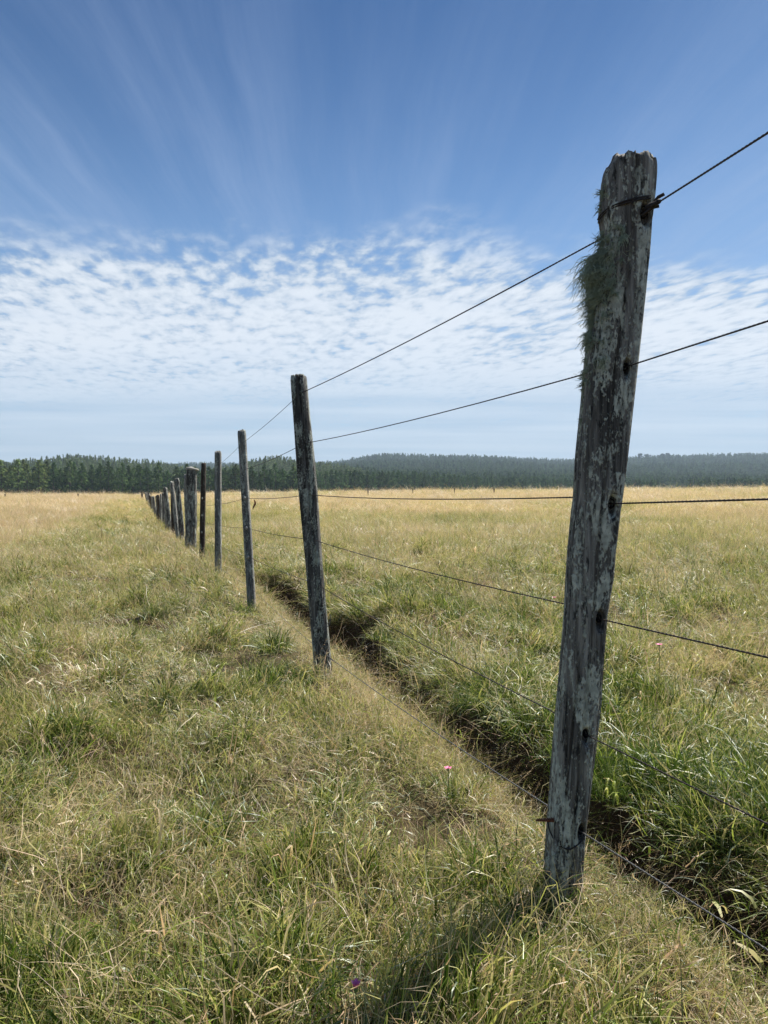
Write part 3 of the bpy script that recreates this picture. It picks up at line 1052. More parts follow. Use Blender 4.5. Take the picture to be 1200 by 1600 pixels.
# -- beard lichen
def lichen_mesh(name, spots, seed, parent, label=None):
    r = np.random.default_rng(seed)
    A = Acc()
    for (z0, z1, ang0, ang1, n, lmin, lmax, out_, hang) in spots:
        ntuft = max(2, n // 14)
        for i in range(ntuft):
            z = r.uniform(z0, z1); ang = r.uniform(ang0, ang1)
            p = surf1(z, ang)
            nrm = np.array([math.cos(ang), math.sin(ang), 0])
            L = r.uniform(lmin, lmax); k = 7
            d = nrm * out_ * r.uniform(.5, 1.1) + r.normal(0, .45, 3); d /= np.linalg.norm(d)
            guide = [p - nrm * .004]
            for j in range(k):
                d = d + np.array([0, 0, -hang * .55]) + r.normal(0, .28, 3); d /= np.linalg.norm(d)
                guide.append(guide[-1] + d * L / k)
            guide = np.array(guide)
            for q in range(20):
                off = r.normal(0, .0022 + L * .045, 3)
                t = np.linspace(0, 1, k + 1)[:, None]
                wig = np.cumsum(r.normal(0, L * .035, (k + 1, 3)), 0)
                cut = r.integers(4, k + 2)
                path = (guide + off * (.3 + t) + wig * t)[:cut]
                v_, f_ = tube_arrays(path, np.linspace(r.uniform(.0005, .0010), .00025, len(path)), 3)
                A.add(v_, f_)
                if r.random() < .5:
                    b0 = path[r.integers(1, len(path))]; dd = r.normal(0, 1, 3); dd /= np.linalg.norm(dd)
                    pb = [b0, b0 + dd * L * .07, b0 + dd * L * .12 + r.normal(0, L * .03, 3)]
                    v_, f_ = tube_arrays(pb, [.0005, .0004, .0002], 3)
                    A.add(v_, f_)
    o = link_obj(name, A.mesh(name, [M_USNEA]), parent)
    if label: o['label'] = label
    return o


def yz(py): return px2w(0, py, D1)[1]


PI = math.pi
lichen_mesh('beard_lichen', [
    (yz(400), yz(358), PI * .92, PI * 1.38, 620, .014, .030, 1.1, .35),
    (yz(470), yz(380), PI * .90, PI * 1.38, 1300, .022, .050, 1.4, .45),
    (yz(430), yz(385), PI * .96, PI * 1.12, 420, .050, .082, 1.8, .60),
    (yz(600), yz(465), PI * .92, PI * 1.36, 1500, .012, .030, 1.2, .40),
    (yz(530), yz(485), PI * .96, PI * 1.14, 260, .026, .042, 1.4, .55),
    (yz(680), yz(580), PI * .97, PI * 1.28, 360, .005, .012, .9, .4)], 11, post1)
lichen_mesh('beard_lichen', [(yz(322), yz(288), PI * .95, PI * 1.2, 200, .010, .022, 1.4, .1)], 12, post1)
for q_, sp_ in enumerate([(yz(800), yz(765), PI * .95, PI * 1.25, 90, .005, .014, .9, .2), (yz(850), yz(820), PI * .97, PI * 1.15, 35, .005, .010, .9, .2),
                          (yz(790), yz(755), -.5, .1, 70, .005, .012, .9, .2), (yz(680), yz(640), PI * .97, PI * 1.15, 50, .004, .009, .9, .2)]):
    lichen_mesh('beard_lichen', [sp_], 13 + q_, post1)

# -- the other posts:  (base px, base py, top px, top py, width px, material, squareness, label, seed)
posts = [
    (505, 1050, 466, 587, 28, M_POST2, .5, 'second post, dark with grey lichen flecks, leaning left', 3.0),
    (393.5, 950, 377, 673, 14.0, M_POST3, .5, 'third post, grey left face with a black stripe, leaning left', 4.2),
    (341, 903, 340, 706, 11.5, M_POST3, .3, 'fourth post, upright and grey with a blackened top', 5.1),
    (315.5, 880, 317.5, 724, 8.4, M_POST4, .2, 'fifth post, slim and dark brown with pale wire holes', 6.4),
    (298, 862, 299, 733, 16.5, M_POST2, .4, 'thick dark strainer post with an overhanging pale cap', 7.7),
]
d_of = lambda px: 991.0 / (px - 206.4)
WZ = []      # wire heights at each post: list of (x, y, [z...])
t1 = [1.319, 1.021, .765, .543, .319, .133]
t2 = [1.203, .988, .766, .572, .379, .083]
t3 = [1.112, .93, .735, .53, .33, .12]
post_info = []
for k, (bx, by, tx, ty, wpx, mat, sq, lab, sd) in enumerate(posts):
    d = d_of(bx) if k else 3.32
    xb, zb = px2w(bx, by, d); xt, zt = px2w(tx, ty, d)
    hw = wpx / 2 / F * d * .95
    gz = float(ground_z(np.array([xb]), np.array([d]))[0])
    f = (zb - .25 - zt) / (zb - zt)
    rws = [(gz - .2, xb + (xt - xb) * (gz - .2 - zb) / (zt - zb), d, hw * .95, hw * .95)]
    for t in np.linspace(0, 1, 9):
        wob = .10 * vnoise(np.array([t * 3.1]), sd)[0]
        rws.append((zb + (zt - zb) * t * .985, xb + (xt - xb) * t, d + .02 * t, hw * (1 + wob), hw * (1 - wob)))
    rws.append((zt, xt, d + .02, hw * .86, hw * .86))
    if k == 4:   # worn waists and a cap
        rws = [(z_, a_, b_, c_ * (1.0 + .06 * math.sin(z_ * 22)), e_) for (z_, a_, b_, c_, e_) in rws]
    nseg = (110, 56, 40, 32, 40)[k]; dz = (.008, .012, .018, .02, .02)[k]
    me, pr = post_mesh('post', rws, sd, nseg, dz, [mat], squareness=sq, rough=1.0, top_rough=.008,
                       deep_crack=[(-PI / 2 + .1, .2, .14, .2)] if k < 3 else [(-PI / 2, .1, .1, .2)])
    po = link_obj('post', me, fence); po['label'] = lab
    post_info.append((po, pr, xb, d, zb, xt, zt, hw))
    if k == 4:
        A = Acc()
        th = np.arange(16) * 2 * PI / 16
        rg = []
        for (f_, dz_) in ((1.0, -.02), (1.18, -.012), (1.2, .0), (1.05, .014), (.5, .022), (.02, .024)):
            rr_ = hw * f_ * (1 + .12 * vnoise(np.cos(th) * 2, np.sin(th) * 2, 3.))
            rg.append(np.stack([xt + rr_ * np.cos(th) * 1.05 + .01, d + .02 + rr_ * np.sin(th), np.full(16, zt + dz_) + .012 * np.cos(th + 2.5)], -1))
        ii = np.arange(16); jj = np.roll(ii, -1)
        A.add(np.concatenate(rg), np.concatenate([np.stack([ii + 16 * q, jj + 16 * q, jj + 16 * (q + 1), ii + 16 * (q + 1)], -1) for q in range(5)]))
        link_obj('cap', A.mesh('cap', [M_DEADBARK]), po)
    # small pale plugs whose colour stands in for daylight through the wire holes
    if k in (1, 2, 3):
        for wz in ([.735, .53, .33] if k == 1 else [.70, .50, .30]):
            if k == 2 and wz != .70: continue
            A = Acc(); th = np.arange(8) * PI / 4
            t = (wz - zb) / (zt - zb); cxw = xb + (xt - xb) * t
            y_ = d - hw * 1.0
            A.add(np.concatenate([np.stack([cxw + q_ * .009 * np.cos(th), np.full(8, y_ - o_), wz + q_ * .013 * np.sin(th)], -1) for q_, o_ in ((1, -.006), (.9, .004), (.02, .005))]),
                  np.concatenate([np.stack([np.arange(8) + 8 * q, np.roll(np.arange(8), -1) + 8 * q, np.roll(np.arange(8), -1) + 8 * q + 8, np.arange(8) + 8 * q + 8], -1) for q in (0, 1)]))
            link_obj('daylight_plug', A.mesh('daylight_plug', [M_DEADBARK]), po)

# the distant run of posts
top_px = lambda p: np.interp(p, [229, 235, 240, 244, 250, 257, 262, 267, 272, 279, 285, 293], [769, 773, 776, 775.5, 773, 770, 766.5, 760, 755, 752, 748, 741])
base_px = lambda p: np.interp(p, [229, 235, 240, 244, 250, 256, 262, 272, 280, 285, 293], [781, 789, 798, 804, 812, 820, 825, 833, 840, 847, 850])
ds = [11.45, 12.7, 13.75]
d = 15.1
while d < 45:
    ds.append(d); d += rng.uniform(1.55, 1.95)
far_posts = []
for k, d in enumerate(ds):
    p = 206.4 + 991 / d
    x = FA - FB * d
    zt = CAM_H + (HOR - float(top_px(p))) / F * d
    zb = CAM_H + (HOR - float(base_px(p))) / F * d
    gz = float(ground_z(np.array([x]), np.array([d]))[0])
    leanx = rng.normal(-.03, .04)
    if k == 1: leanx = -.085
    if k == 2: leanx = -.115
    if k == 0: leanx = -.02
    hw = rng.uniform(.030, .047) if k > 2 else (.026, .042, .036)[k]
    hw2 = hw * rng.uniform(.6, 1.2)
    H = zt - gz
    rws = [(gz - .2, x - leanx * .0, d, hw, hw2)] + [(gz + (zt - gz) * t * .98, x + leanx * t + .012 * vnoise(np.array([t * 3.]), k * 1.7)[0], d, hw * (1 + .1 * vnoise(np.array([t * 4.]), k * 2.)[0]), hw2) for t in np.linspace(0, 1, 6)] + [(zt, x + leanx, d, hw * .8, hw2 * .8)]
    mat = (M_POST3, M_POST2, M_POST3, M_POST4, M_POST2)[k % 5]
    me, pr = post_mesh('post', rws, 10 + k * 1.3, 24, .035, [mat], squareness=.3, top_rough=.012, rough=.8)
    po = link_obj('post', me, fence)
    far_posts.append((x, d, gz, zt, leanx))

# -- wires: one continuous mesh each
def wire_z(k, i, gz, zt):
    H = max(zt - gz, .45)
    fr = (.93, .77, .61, .45, .27, .09)[i]
    return gz + H * fr


near_x1, near_z1 = None, None
WIRE_Y0 = [1.244, 1.001, .770, .564, .346, .180]     # heights where each wire leaves the picture (0.998 m ahead)
for i in range(6):
    A = Acc()
    slope = (WIRE_Y0[i] - t1[i]) / (.998 - D1)
    # where the wire goes through the first post: slightly right of its centre line at that height
    zz, cx, cy, hw, hd = prof1
    h1x = holes[i][0]; h1y = D1 - .012
    pts_ = []
    y_s = -1.2
    pts_.append((FA - FB * y_s + (h1x + .02 - (FA - FB * h1y)) * .5, y_s, t1[i] + slope * (y_s - D1) * .55 + slope * 0))
    xm = FA - FB * .998; pts_.append((xm, .998, WIRE_Y0[i]))
    pts_.append((h1x, h1y, holes[i][1]))
    chain = [np.array(p_) for p_ in pts_]
    # through the wood to the second post and onward
    nodes = []
    lx = (925, 915, 895, 884, 874, 862)[i]; ly = (370, 583, 777, 944, 1113, 1262)[i]
    po, pr, xb, d2, zb, xt, zt, hw2 = post_info[0]
    t = (t2[i] - zb) / (zt - zb)
    p2 = np.array([xb + (xt - xb) * t + .004, d2 + .0, t2[i]])
    # the point just behind the post, on the line that reaches pixel lx,ly
    yb_ = D1 + .065
    xl, zl = px2w(lx, ly, yb_)
    s_ = (yb_ - D1) / (d2 - D1)
    bx_ = h1x + (p2[0] - h1x) * .06
    chain.append(np.array([bx_ - .004, D1 + .07, zl if i else zl]))
    chain.append(p2)
    for k, (po, pr, xb, dk, zb, xt, zt, hwk) in enumerate(post_info[1:]):
        gz = float(ground_z(np.array([xb]), np.array([dk]))[0])
        z_ = t3[i] if k == 0 else gz + (t3[i] - .02) * min(1, (zt - gz) / 1.2) * .98
        t = (z_ - zb) / (zt - zb)
        chain.append(np.array([xb + (xt - xb) * t, dk, z_]))
    for (x, dk, gz, zt, lnx) in far_posts:
        z_ = wire_z(0, i, gz, zt)
        chain.append(np.array([x + lnx * (z_ - gz) / (zt - gz), dk, z_]))
    # dense sampling with a little sag between posts
    P_ = []
    for a_, b_ in zip(chain[:-1], chain[1:]):
        L = np.linalg.norm(b_ - a_); n_ = max(2, int(L / (.2 if a_[1] < 14 else 1.2)))
        for q in range(n_):
            t = q / n_
            p_ = a_ * (1 - t) + b_ * t
            if L > 1.2: p_ = p_ + np.array([0, 0, -.010 * 4 * t * (1 - t)])
            P_.append(p_)
    P_.append(chain[-1]); P_ = np.array(P_)
    core_n = int(np.searchsorted(P_[:, 1], 3.3))
    seg_near = P_[:core_n + 1]
    # two strands twisted round each other on the near run
    fine = []
    for a_, b_ in zip(seg_near[:-1], seg_near[1:]):
        n_ = max(1, int(np.linalg.norm(b_ - a_) / .0055))
        for q in range(n_): fine.append(a_ * (1 - q / n_) + b_ * q / n_)
    fine = np.array(fine)
    tan = np.gradient(fine, axis=0); tan /= np.linalg.norm(tan, axis=1)[:, None]
    n1 = np.cross(tan, [0, 0, 1.]); n1 /= np.linalg.norm(n1, axis=1)[:, None]
    n2 = np.cross(tan, n1)
    arc = np.concatenate([[0], np.cumsum(np.linalg.norm(np.diff(fine, axis=0), axis=1))])
    thick = (1.0, .85, .92, .82, .78, .85)[i]
    for ph in (0, PI):
        a_ = arc / .022 * 2 * PI + ph
        v_, f_ = tube_arrays(fine + .00075 * thick * (np.cos(a_)[:, None] * n1 + np.sin(a_)[:, None] * n2), .00130 * thick, 6)
        A.add(v_, f_)
    rest = P_[core_n - 1:]
    rad = .0015 + .0008 * sstep(8, 40, rest[:, 1])
    v_, f_ = tube_arrays(rest, rad, 4); A.add(v_, f_)
    link_obj('wire', A.mesh('wire', [M_WIRE_GREY if i == 5 else M_WIRE]), fence)


def ring_path(z_of, a0, a1, off, n=40):
    return np.array([surf1(z_of(t), a0 + (a1 - a0) * t) + off * np.array([math.cos(a0 + (a1 - a0) * t), math.sin(a0 + (a1 - a0) * t), 0]) for t in np.linspace(0, 1, n)])


# top tie: wire bound round the nearest post, twisted off in a fat knot on the right
A = Acc()
zl, zr = yz(340), yz(312)
for dz_, off in ((0, .005), (.004, .0055)):
    v_, f_ = tube_arrays(ring_path(lambda t: zl + (zr - zl) * t + dz_, PI * .98, PI * 1.80, off), .0017, 6); A.add(v_, f_)
v_, f_ = tube_arrays(ring_path(lambda t: zl + (zr - zl) * (1 - t), -.2 * PI, PI * .98, .004), .0017, 6); A.add(v_, f_)
xm = FA - FB * .998
pa = np.array([holes[0][0], D1 - .02, holes[0][1]]); pb = np.array([xm, .998, WIRE_Y0[0]])
dirk = (pb - pa) / np.linalg.norm(pb - pa)
n1 = np.cross(dirk, [0, 0, 1.]); n1 /= np.linalg.norm(n1); n2 = np.cross(dirk, n1)
st = np.linspace(-.01, .062, 150)
for ph in (0, 2.1, 4.2):
    a_ = st / .0062 * 2 * PI + ph
    rr_ = .0034 + .0012 * np.sin(st * 90)
    v_, f_ = tube_arrays(pa + st[:, None] * dirk + rr_[:, None] * (np.cos(a_)[:, None] * n1 + np.sin(a_)[:, None] * n2), .0021, 6); A.add(v_, f_)
for (px_a, py_a, px_b, py_b) in ((1010, 330, 1030, 322), (1022, 316, 1038, 303)):
    xa, za = px2w(px_a, py_a, D1 - .05); xb_, zb_ = px2w(px_b, py_b, D1 - .055)
    v_, f_ = tube_arrays([(xa, D1 - .03, za), ((xa + xb_) / 2, D1 - .05, (za + zb_) / 2 + .003), (xb_, D1 - .055, zb_)], [.003, .0034, .003], 8); A.add(v_, f_)
link_obj('tie_wire', A.mesh('tie_wire', [M_WIRE]), fence)['label'] = 'fat twisted knot binding the top wire to the nearest post'

# bottom tie: loop round the foot, hooked into the hole, with a rusty coil stub on the left
A = Acc()
zl, zm, zr = yz(1293), yz(1318), yz(1303)
v_, f_ = tube_arrays(ring_path(lambda t: zl + (zm - zl) * math.sin(min(1, t * 1.6) * PI / 2) + (zr - zm) * max(0, (t - .62) / .38), PI * .98, PI * 1.78, .003), .0016, 6); A.add(v_, f_)
v_, f_ = tube_arrays(ring_path(lambda t: zr + (zl - zr) * t, -.22 * PI, PI * .98, .003), .0016, 6); A.add(v_, f_)
link_obj('tie_wire', A.mesh('tie_wire', [M_WIRE]), fence)['label'] = 'dark wire looped round the foot of the nearest post'
A = Acc()
xa, za = px2w(866, 1281, D1); xb_, zb_ = px2w(836, 1277, D1)
st = np.linspace(0, 1, 90)
cp = np.array([xa, D1 + .0, za])[None] * (1 - st[:, None]) + np.array([xb_, D1 - .012, zb_])[None] * st[:, None]
a_ = st * 2 * PI * 9
rr_ = .0034 * (1 - .55 * st)
v_, f_ = tube_arrays(cp + rr_[:, None] * np.stack([0 * a_, np.cos(a_), np.sin(a_)], -1), .0016, 6); A.add(v_, f_)
v_, f_ = tube_arrays(cp[::6], np.linspace(.0028, .001, len(cp[::6])), 6); A.add(v_, f_)
link_obj('wire_coil', A.mesh('wire_coil', [M_RUST]), fence)['label'] = 'short rusty coil of wire sticking out left of the nearest post'

# pale loose wire curl on the second post
A = Acc()
cpx = [(517, 960), (515, 976), (508, 982), (500, 990), (497, 1000), (501, 1010), (508, 1020), (517, 1030), (526, 1036)]
pp = []
for j, (a_, b_) in enumerate(cpx):
    dd_ = 3.32 - .05 - .004 * j
    x_, z_ = px2w(a_, b_, dd_); pp.append((x_, dd_, z_))
v_, f_ = tube_arrays(pp, .0016, 6); A.add(v_, f_)
x_, z_ = px2w(485, 983, 3.27)
arc_ = [(x_ + .083 * t, 3.32 - .048 - .012 * math.sin(t * PI), z_ + .03 * t * t) for t in np.linspace(0, 1, 8)]
v_, f_ = tube_arrays(arc_, .0015, 6); A.add(v_, f_)
link_obj('loose_wire', A.mesh('loose_wire', [M_WIRE_GREY]), fence)['label'] = 'pale loose wire curling across the foot of the second post'

# rag of bark hanging off the wire behind the third post
A = Acc()
xh, zh = px2w(396, 781, 5.45)
tt = np.linspace(0, 1, 14)
hp = np.stack([xh + .008 * np.sin(tt * 5) + .004, np.full(14, 5.45), zh - .070 * tt], -1)
v_, f_ = tube_arrays(hp, .006 * np.sin(np.clip(tt * .9 + .1, 0, 1) * PI) + .0015, 6); v_[:, 1] = 5.45 + (v_[:, 1] - 5.45) * .4; A.add(v_, f_)
o = link_obj('dried_leaf_strip', A.mesh('dried_leaf_strip', [M_RUST]))
tag(o, 'brown dried strip hanging on the wire beside the third post', 'debris')

# ------------------------------------------------------------------ pink flowers
def flower(name, px, py, z_up, label, scale=1.0, closed=False):
    # find where the ray meets the height z_up above the ground
    d = 1.0
    for _ in range(4000):
        x, z = px2w(px, py, d)
        if z <= float(ground_z(np.array([x]), np.array([d]))[0]) + z_up: break
        d += .003
    gz = float(ground_z(np.array([x]), np.array([d]))[0])
    root = bpy.data.objects.new(name, None); COL.objects.link(root); root.location = (x, d, gz)
    tag(root, label, 'flower', 'pink flowers in the grass')
    hgt = z - gz
    tt = np.linspace(0, 1, 8)
    v_, f_ = tube_arrays(np.stack([.012 * np.sin(tt * 2) - .0109, .006 * tt * 0, hgt * tt], -1), .0009, 5)
    link_obj('stem', mesh_np('stem', v_, f_, [M_STEM]), root)
    A = Acc()
    npet = 5
    for j in range(npet):
        a0 = j * 2 * PI / npet + .3
        L = .0105 * scale; el = 1.15 if closed else .45
        rows_ = []
        for q, t in enumerate(np.linspace(0, 1, 5)):
            wd = L * .62 * math.sin(min(1, t * .8 + .12) * PI) + .0006
            rad_ = L * t * math.cos(el * (1 - .2 * t)); up_ = L * t * math.sin(el) - (0 if closed else .002 * t * t)
            ctr = np.array([rad_ * math.cos(a0), rad_ * math.sin(a0), hgt + up_])
            tg_ = np.array([-math.sin(a0), math.cos(a0), 0])
            rows_ += [ctr - tg_ * wd / 2 + [0, 0, .0008], ctr, ctr + tg_ * wd / 2 + [0, 0, .0008]]
        f_ = [(3 * q + s, 3 * q + s + 1, 3 * q + s + 4, 3 * q + s + 3) for q in range(4) for s in (0, 1)]
        A.add(rows_, f_)
    link_obj('petals', A.mesh('petals', [M_PINK]), root)
    v_, f_ = tube_arrays([(0, 0, hgt - .006), (0, 0, hgt - .002), (0, 0, hgt + .002)], [.0008, .0024, .0014], 7)
    link_obj('flower_base', mesh_np('flower_base', v_, f_, [M_STEM]), root)


flower('pink_flower', 700, 1201, .12, 'open pink flower in the grass midway between the two nearest posts', 1.05)
flower('pink_flower', 556, 1545, .14, 'closed pink flower bud at the bottom of the picture', 1.0, True)
flower('pink_flower', 866, 934, .22, 'tiny pink flower just left of the nearest post beyond the cut bank', 1.3)
flower('pink_flower', 1030, 1008, .22, 'tiny pink flower right of the nearest post beyond the cut bank', 1.2)

# ------------------------------------------------------------------ trees
def pine_arrays(seed, H, nwhorl, per, crown_base, spread, leaf, nleaf):
    r = np.random.default_rng(seed)
    Vv, Ff, bv = [], [], []; n = 0
    rz = np.linspace(crown_base, .98, nwhorl)
    for z in rz:
        t = (z - crown_base) / (1 - crown_base)
        rad = spread * (1 - t) ** .75 * (.55 + .45 * min(1, t * 5 + .3))
        m_ = max(3, int(per * (1 - t * .55)))
        for b in range(m_):
            a = r.uniform(0, 2 * PI); L = rad * r.uniform(.65, 1.15)
            up = r.uniform(-.05, .35) + .5 * t
            k = max(2, int(nleaf * (L / spread) + 1))
            for q in range(k):
                s = r.uniform(.35, 1.05)
                c0 = np.array([math.cos(a) * L * s, math.sin(a) * L * s, z * H + L * s * up + r.normal(0, .18)])
                c0[:2] += r.normal(0, .15 * L * .6, 2)
                # a spray of needles: two crossed triangles
                for w_ in range(2):
                    dr_ = r.normal(0, 1, 3); dr_[2] = abs(dr_[2]) * .9 + .1; dr_ /= np.linalg.norm(dr_)
                    sd_ = np.cross(dr_, r.normal(0, 1, 3)); sd_ /= np.linalg.norm(sd_)
                    S = leaf * r.uniform(.6, 1.4)
                    Vv += [c0 - sd_ * S * .35 - dr_ * S * .3, c0 + sd_ * S * .35 - dr_ * S * .3, c0 + dr_ * S * .8]
                    Ff.append((n, n + 1, n + 2)); n += 3
                    bv += [r.uniform(0, 1)] * 3
    return np.array(Vv), np.array(Ff), np.array(bv)


def trunk_arrays(H, rad, seg=6):
    v, f = tube_arrays([(0, 0, -.5), (0.05, 0, H * .3), (0, .05, H * .65), (0, 0, H * .97)], [rad * 1.15, rad * .85, rad * .55, rad * .08], seg)
    return v, f


def make_tree(name, seed, H, spread, mat, cb=.10, nw=15, per=9, leaf=.55, nl=4, bark=M_BARK):
    root = bpy.data.objects.new(name, None)
    tv, tf = trunk_arrays(H, H * .016)
    # limbs
    A = Acc(); A.add(tv, tf)
    r = np.random.default_rng(seed)
    for q in range(14):
        z = H * r.uniform(cb, .9); a = r.uniform(0, 2 * PI); L = spread * (1 - z / H) * .9
        v_, f_ = tube_arrays([(0, 0, z), (math.cos(a) * L * .5, math.sin(a) * L * .5, z + L * .12), (math.cos(a) * L, math.sin(a) * L, z + L * .3)], [.06, .04, .015], 4)
        A.add(v_, f_)
    tr = bpy.data.objects.new('trunk', A.mesh('trunk', [bark]))
    v, f, bv = pine_arrays(seed, H, nw, per, cb, spread, leaf, nl)
    cme = mesh_np('crown', v, f, [mat], smooth=False); add_attr(cme, 'bv', bv)
    cr = bpy.data.objects.new('crown', cme)
    tr.parent = root; cr.parent = root
    return root, tr, cr


variants = [make_tree('pine_tree', 30 + i, 12.0, 3.1 + .3 * (i % 3), M_PINE, leaf=.8, nw=14, cb=(.06, .12, .10, .16, .08)[i]) for i in range(5)]
variants_l = [make_tree('pine_tree', 50 + i, 12.0, 3.2, M_PINE_LIGHT, leaf=.8, cb=.08) for i in range(3)]


def place_tree(src, x, y, s, rz, label, cat, group):
    root, tr, cr = src
    r2 = root.copy(); COL.objects.link(r2)
    r2.location = (x, y, float(ground_z(np.array([x]), np.array([y]))[0]) - .1)
    r2.scale = (s[0], s[0], s[1]); r2.rotation_euler = (0, 0, rz)
    for c_ in (tr, cr):
        c2 = c_.copy(); COL.objects.link(c2); c2.parent = r2
    r2['label'] = label; r2['category'] = cat; r2['group'] = group
    return r2


fr_ = random.Random(3)
count = 0
# nearest plantation wall, left of and behind the fence (two staggered rows)
for row, (dy, step) in enumerate(((0, 15), (6, 15))):
    p = -70 + row * 6
    while p < 490:
        y = 285 + dy + (p - 200) * .03 + fr_.uniform(-2.5, 2.5)
        if 70 < p < 190 and row == 0: y += 16            # the wall steps back here
        x = (p - 600) / F * y
        s = fr_.uniform(.80, 1.12) * (1.08 if p < 190 else 1.0)
        v = (variants_l if p < 75 else variants)[fr_.randrange(3 if p < 75 else 5)]
        if p < 75:
            lab = 'lighter green pine at the left edge of the picture, in front of the plantation'; gp = 'light pines at the left edge'
        elif row == 0:
            lab = 'dark pine in the front row of the plantation left of the second fence post'; gp = 'front row pines left of the second post'
        else:
            lab = 'dark pine in the second row of the plantation left of the second fence post'; gp = 'second row pines left of the second post'
        place_tree(v, x, y, (s * fr_.uniform(.95, 1.25), s * 1.03), fr_.uniform(0, 6.28), lab, 'tree', gp)
        count += 1
        p += step * fr_.uniform(.75, 1.25)
# middle stand, farther, shrinking to the right until it ends
for row in range(2):
    p = 492 + row * 4
    while p < 742:
        y = 350 + (p - 490) * .55 + row * 9 + fr_.uniform(-3, 3)
        x = (p - 600) / F * y
        s = fr_.uniform(.85, 1.1)
        place_tree(variants[fr_.randrange(5)], x, y, (s * 1.1, s), fr_.uniform(0, 6.28),
                   'pine in the middle stand between the second post and the gap before the nearest post', 'tree', 'pines of the middle stand')
        count += 1
        p += 7.6 * fr_.uniform(.75, 1.25)
# right hand stand, far side of the field
p = 745
while p < 1260:
    y = 470 + fr_.uniform(-8, 8)
    if not (1030 < p < 1075):
        x = (p - 600) / F * y
        s = fr_.uniform(.75, 1.0)
        place_tree(variants[fr_.randrange(5)], x, y, (s, s), fr_.uniform(0, 6.28),
                   'dark pine in the front row of the far plantation right of the gap', 'tree', 'front row pines of the right plantation')
        count += 1
    p += 5.6 * fr_.uniform(.75, 1.25)
print('individual pines', count)


def round_tree_arrays(seed, H, Wd, nblob=14, per=60, leaf=.9):
    r = np.random.default_rng(seed)
    Vv, Ff, bv = [], [], []; n = 0
    for b in range(nblob):
        a = r.uniform(0, 2 * PI); q = r.uniform(0, .7) * Wd
        c = np.array([math.cos(a) * q, math.sin(a) * q, H * r.uniform(.5, .85)])
        rb = r.uniform(.2, .38) * Wd
        for i in range(per):
            dv = r.normal(0, 1, 3); dv /= np.linalg.norm(dv)
            p = c + dv * rb * r.uniform(.6, 1.05) * np.array([1, 1, .75])
            sd_ = np.cross(dv, r.normal(0, 1, 3)); sd_ /= np.linalg.norm(sd_); s2 = np.cross(dv, sd_) + dv * .4
            S = leaf * r.uniform(.5, 1.2)
            Vv += [p - sd_ * S * .5, p + sd_ * S * .5, p + s2 * S]
            Ff.append((n, n + 1, n + 2)); n += 3; bv += [r.uniform(0, 1)] * 3
    return np.array(Vv), np.array(Ff), np.array(bv)


# broadleaf trees on the right hand skyline
ry = 1690.0
labels = ['rounded broadleaf tree at the left end of the skyline clump beside the nearest post',
          'second rounded tree from the left in the skyline clump',
          'flat topped tree in the middle of the skyline clump',
          'small ragged tree between the middle and tallest trees of the skyline clump',
          'tallest spreading tree of the skyline clump',
          'low tree at the right end of the skyline clump']
for i, (p, tp, Wp) in enumerate(((999, 707, 9), (1011, 708, 10), (1029, 710, 6), (1035, 707.5, 7), (1042, 706.5, 9), (1058, 711, 8))):
    y = ry + i * 3
    x = (p - 600) / F * y
    gz = float(ground_z(np.array([x]), np.array([y]))[0])
    zt = CAM_H + (HOR - tp) / F * y
    H = max(zt - gz, 12)
    Wd = Wp / 2 / F * y * 1.2
    root = bpy.data.objects.new('broadleaf_tree', None); COL.objects.link(root); root.location = (x, y, gz)
    tag(root, labels[i], 'tree', 'broadleaf trees on the skyline')
    tv, tf = trunk_arrays(H * .75, .5)
    link_obj('trunk', mesh_np('trunk', tv, tf, [M_BARK]), root)
    v, f, bv = round_tree_arrays(80 + i, H, Wd, 14, 50, 1.8)
    me = mesh_np('crown', v, f, [M_BROAD], False); add_attr(me, 'bv', bv)
    link_obj('crown', me, root)

# pale bare tree standing in the right hand plantation
y = 455.0; x = (1083 - 600) / F * y
root = bpy.data.objects.new('dead_tree', None); COL.objects.link(root)
gz = float(ground_z(np.array([x]), np.array([y]))[0]); root.location = (x, y, gz)
tag(root, 'pale bare dead tree standing in front of the right plantation', 'tree')
A = Acc(); v_, f_ = tube_arrays([(0, 0, -.3), (.2, 0, 5), (-.1, 0, 9), (.2, 0, 13)], [.22, .17, .11, .03], 6); A.add(v_, f_)
link_obj('trunk', A.mesh('trunk', [M_DEADBARK]), root)
A = Acc(); rr = random.Random(4)
for q in range(9):
    z0 = rr.uniform(5, 12); a = rr.uniform(0, 6.28); L = rr.uniform(.8, 2)
    v_, f_ = tube_arrays([(0, 0, z0), (math.cos(a) * L * .5, math.sin(a) * L * .5, z0 + L * .5), (math.cos(a) * L * .7, math.sin(a) * L * .7, z0 + L * 1.1)], [.08, .05, .02], 4); A.add(v_, f_)
link_obj('branches', A.mesh('branches', [M_DEADBARK]), root)

# the wood behind: one mass of simpler pines
c_wood = coll_new('wood_trees')
for i in range(5):
    H = 12.0
    v, f, bv = pine_arrays(60 + i, H, 10, 6, .12, 2.7, 1.25, 3)
    me = mesh_np('wood_pine_%d' % i, v, f, [M_PINE], False); add_attr(me, 'bv', bv)
    c_wood.objects.link(bpy.data.objects.new('wood_pine_%d' % i, me))


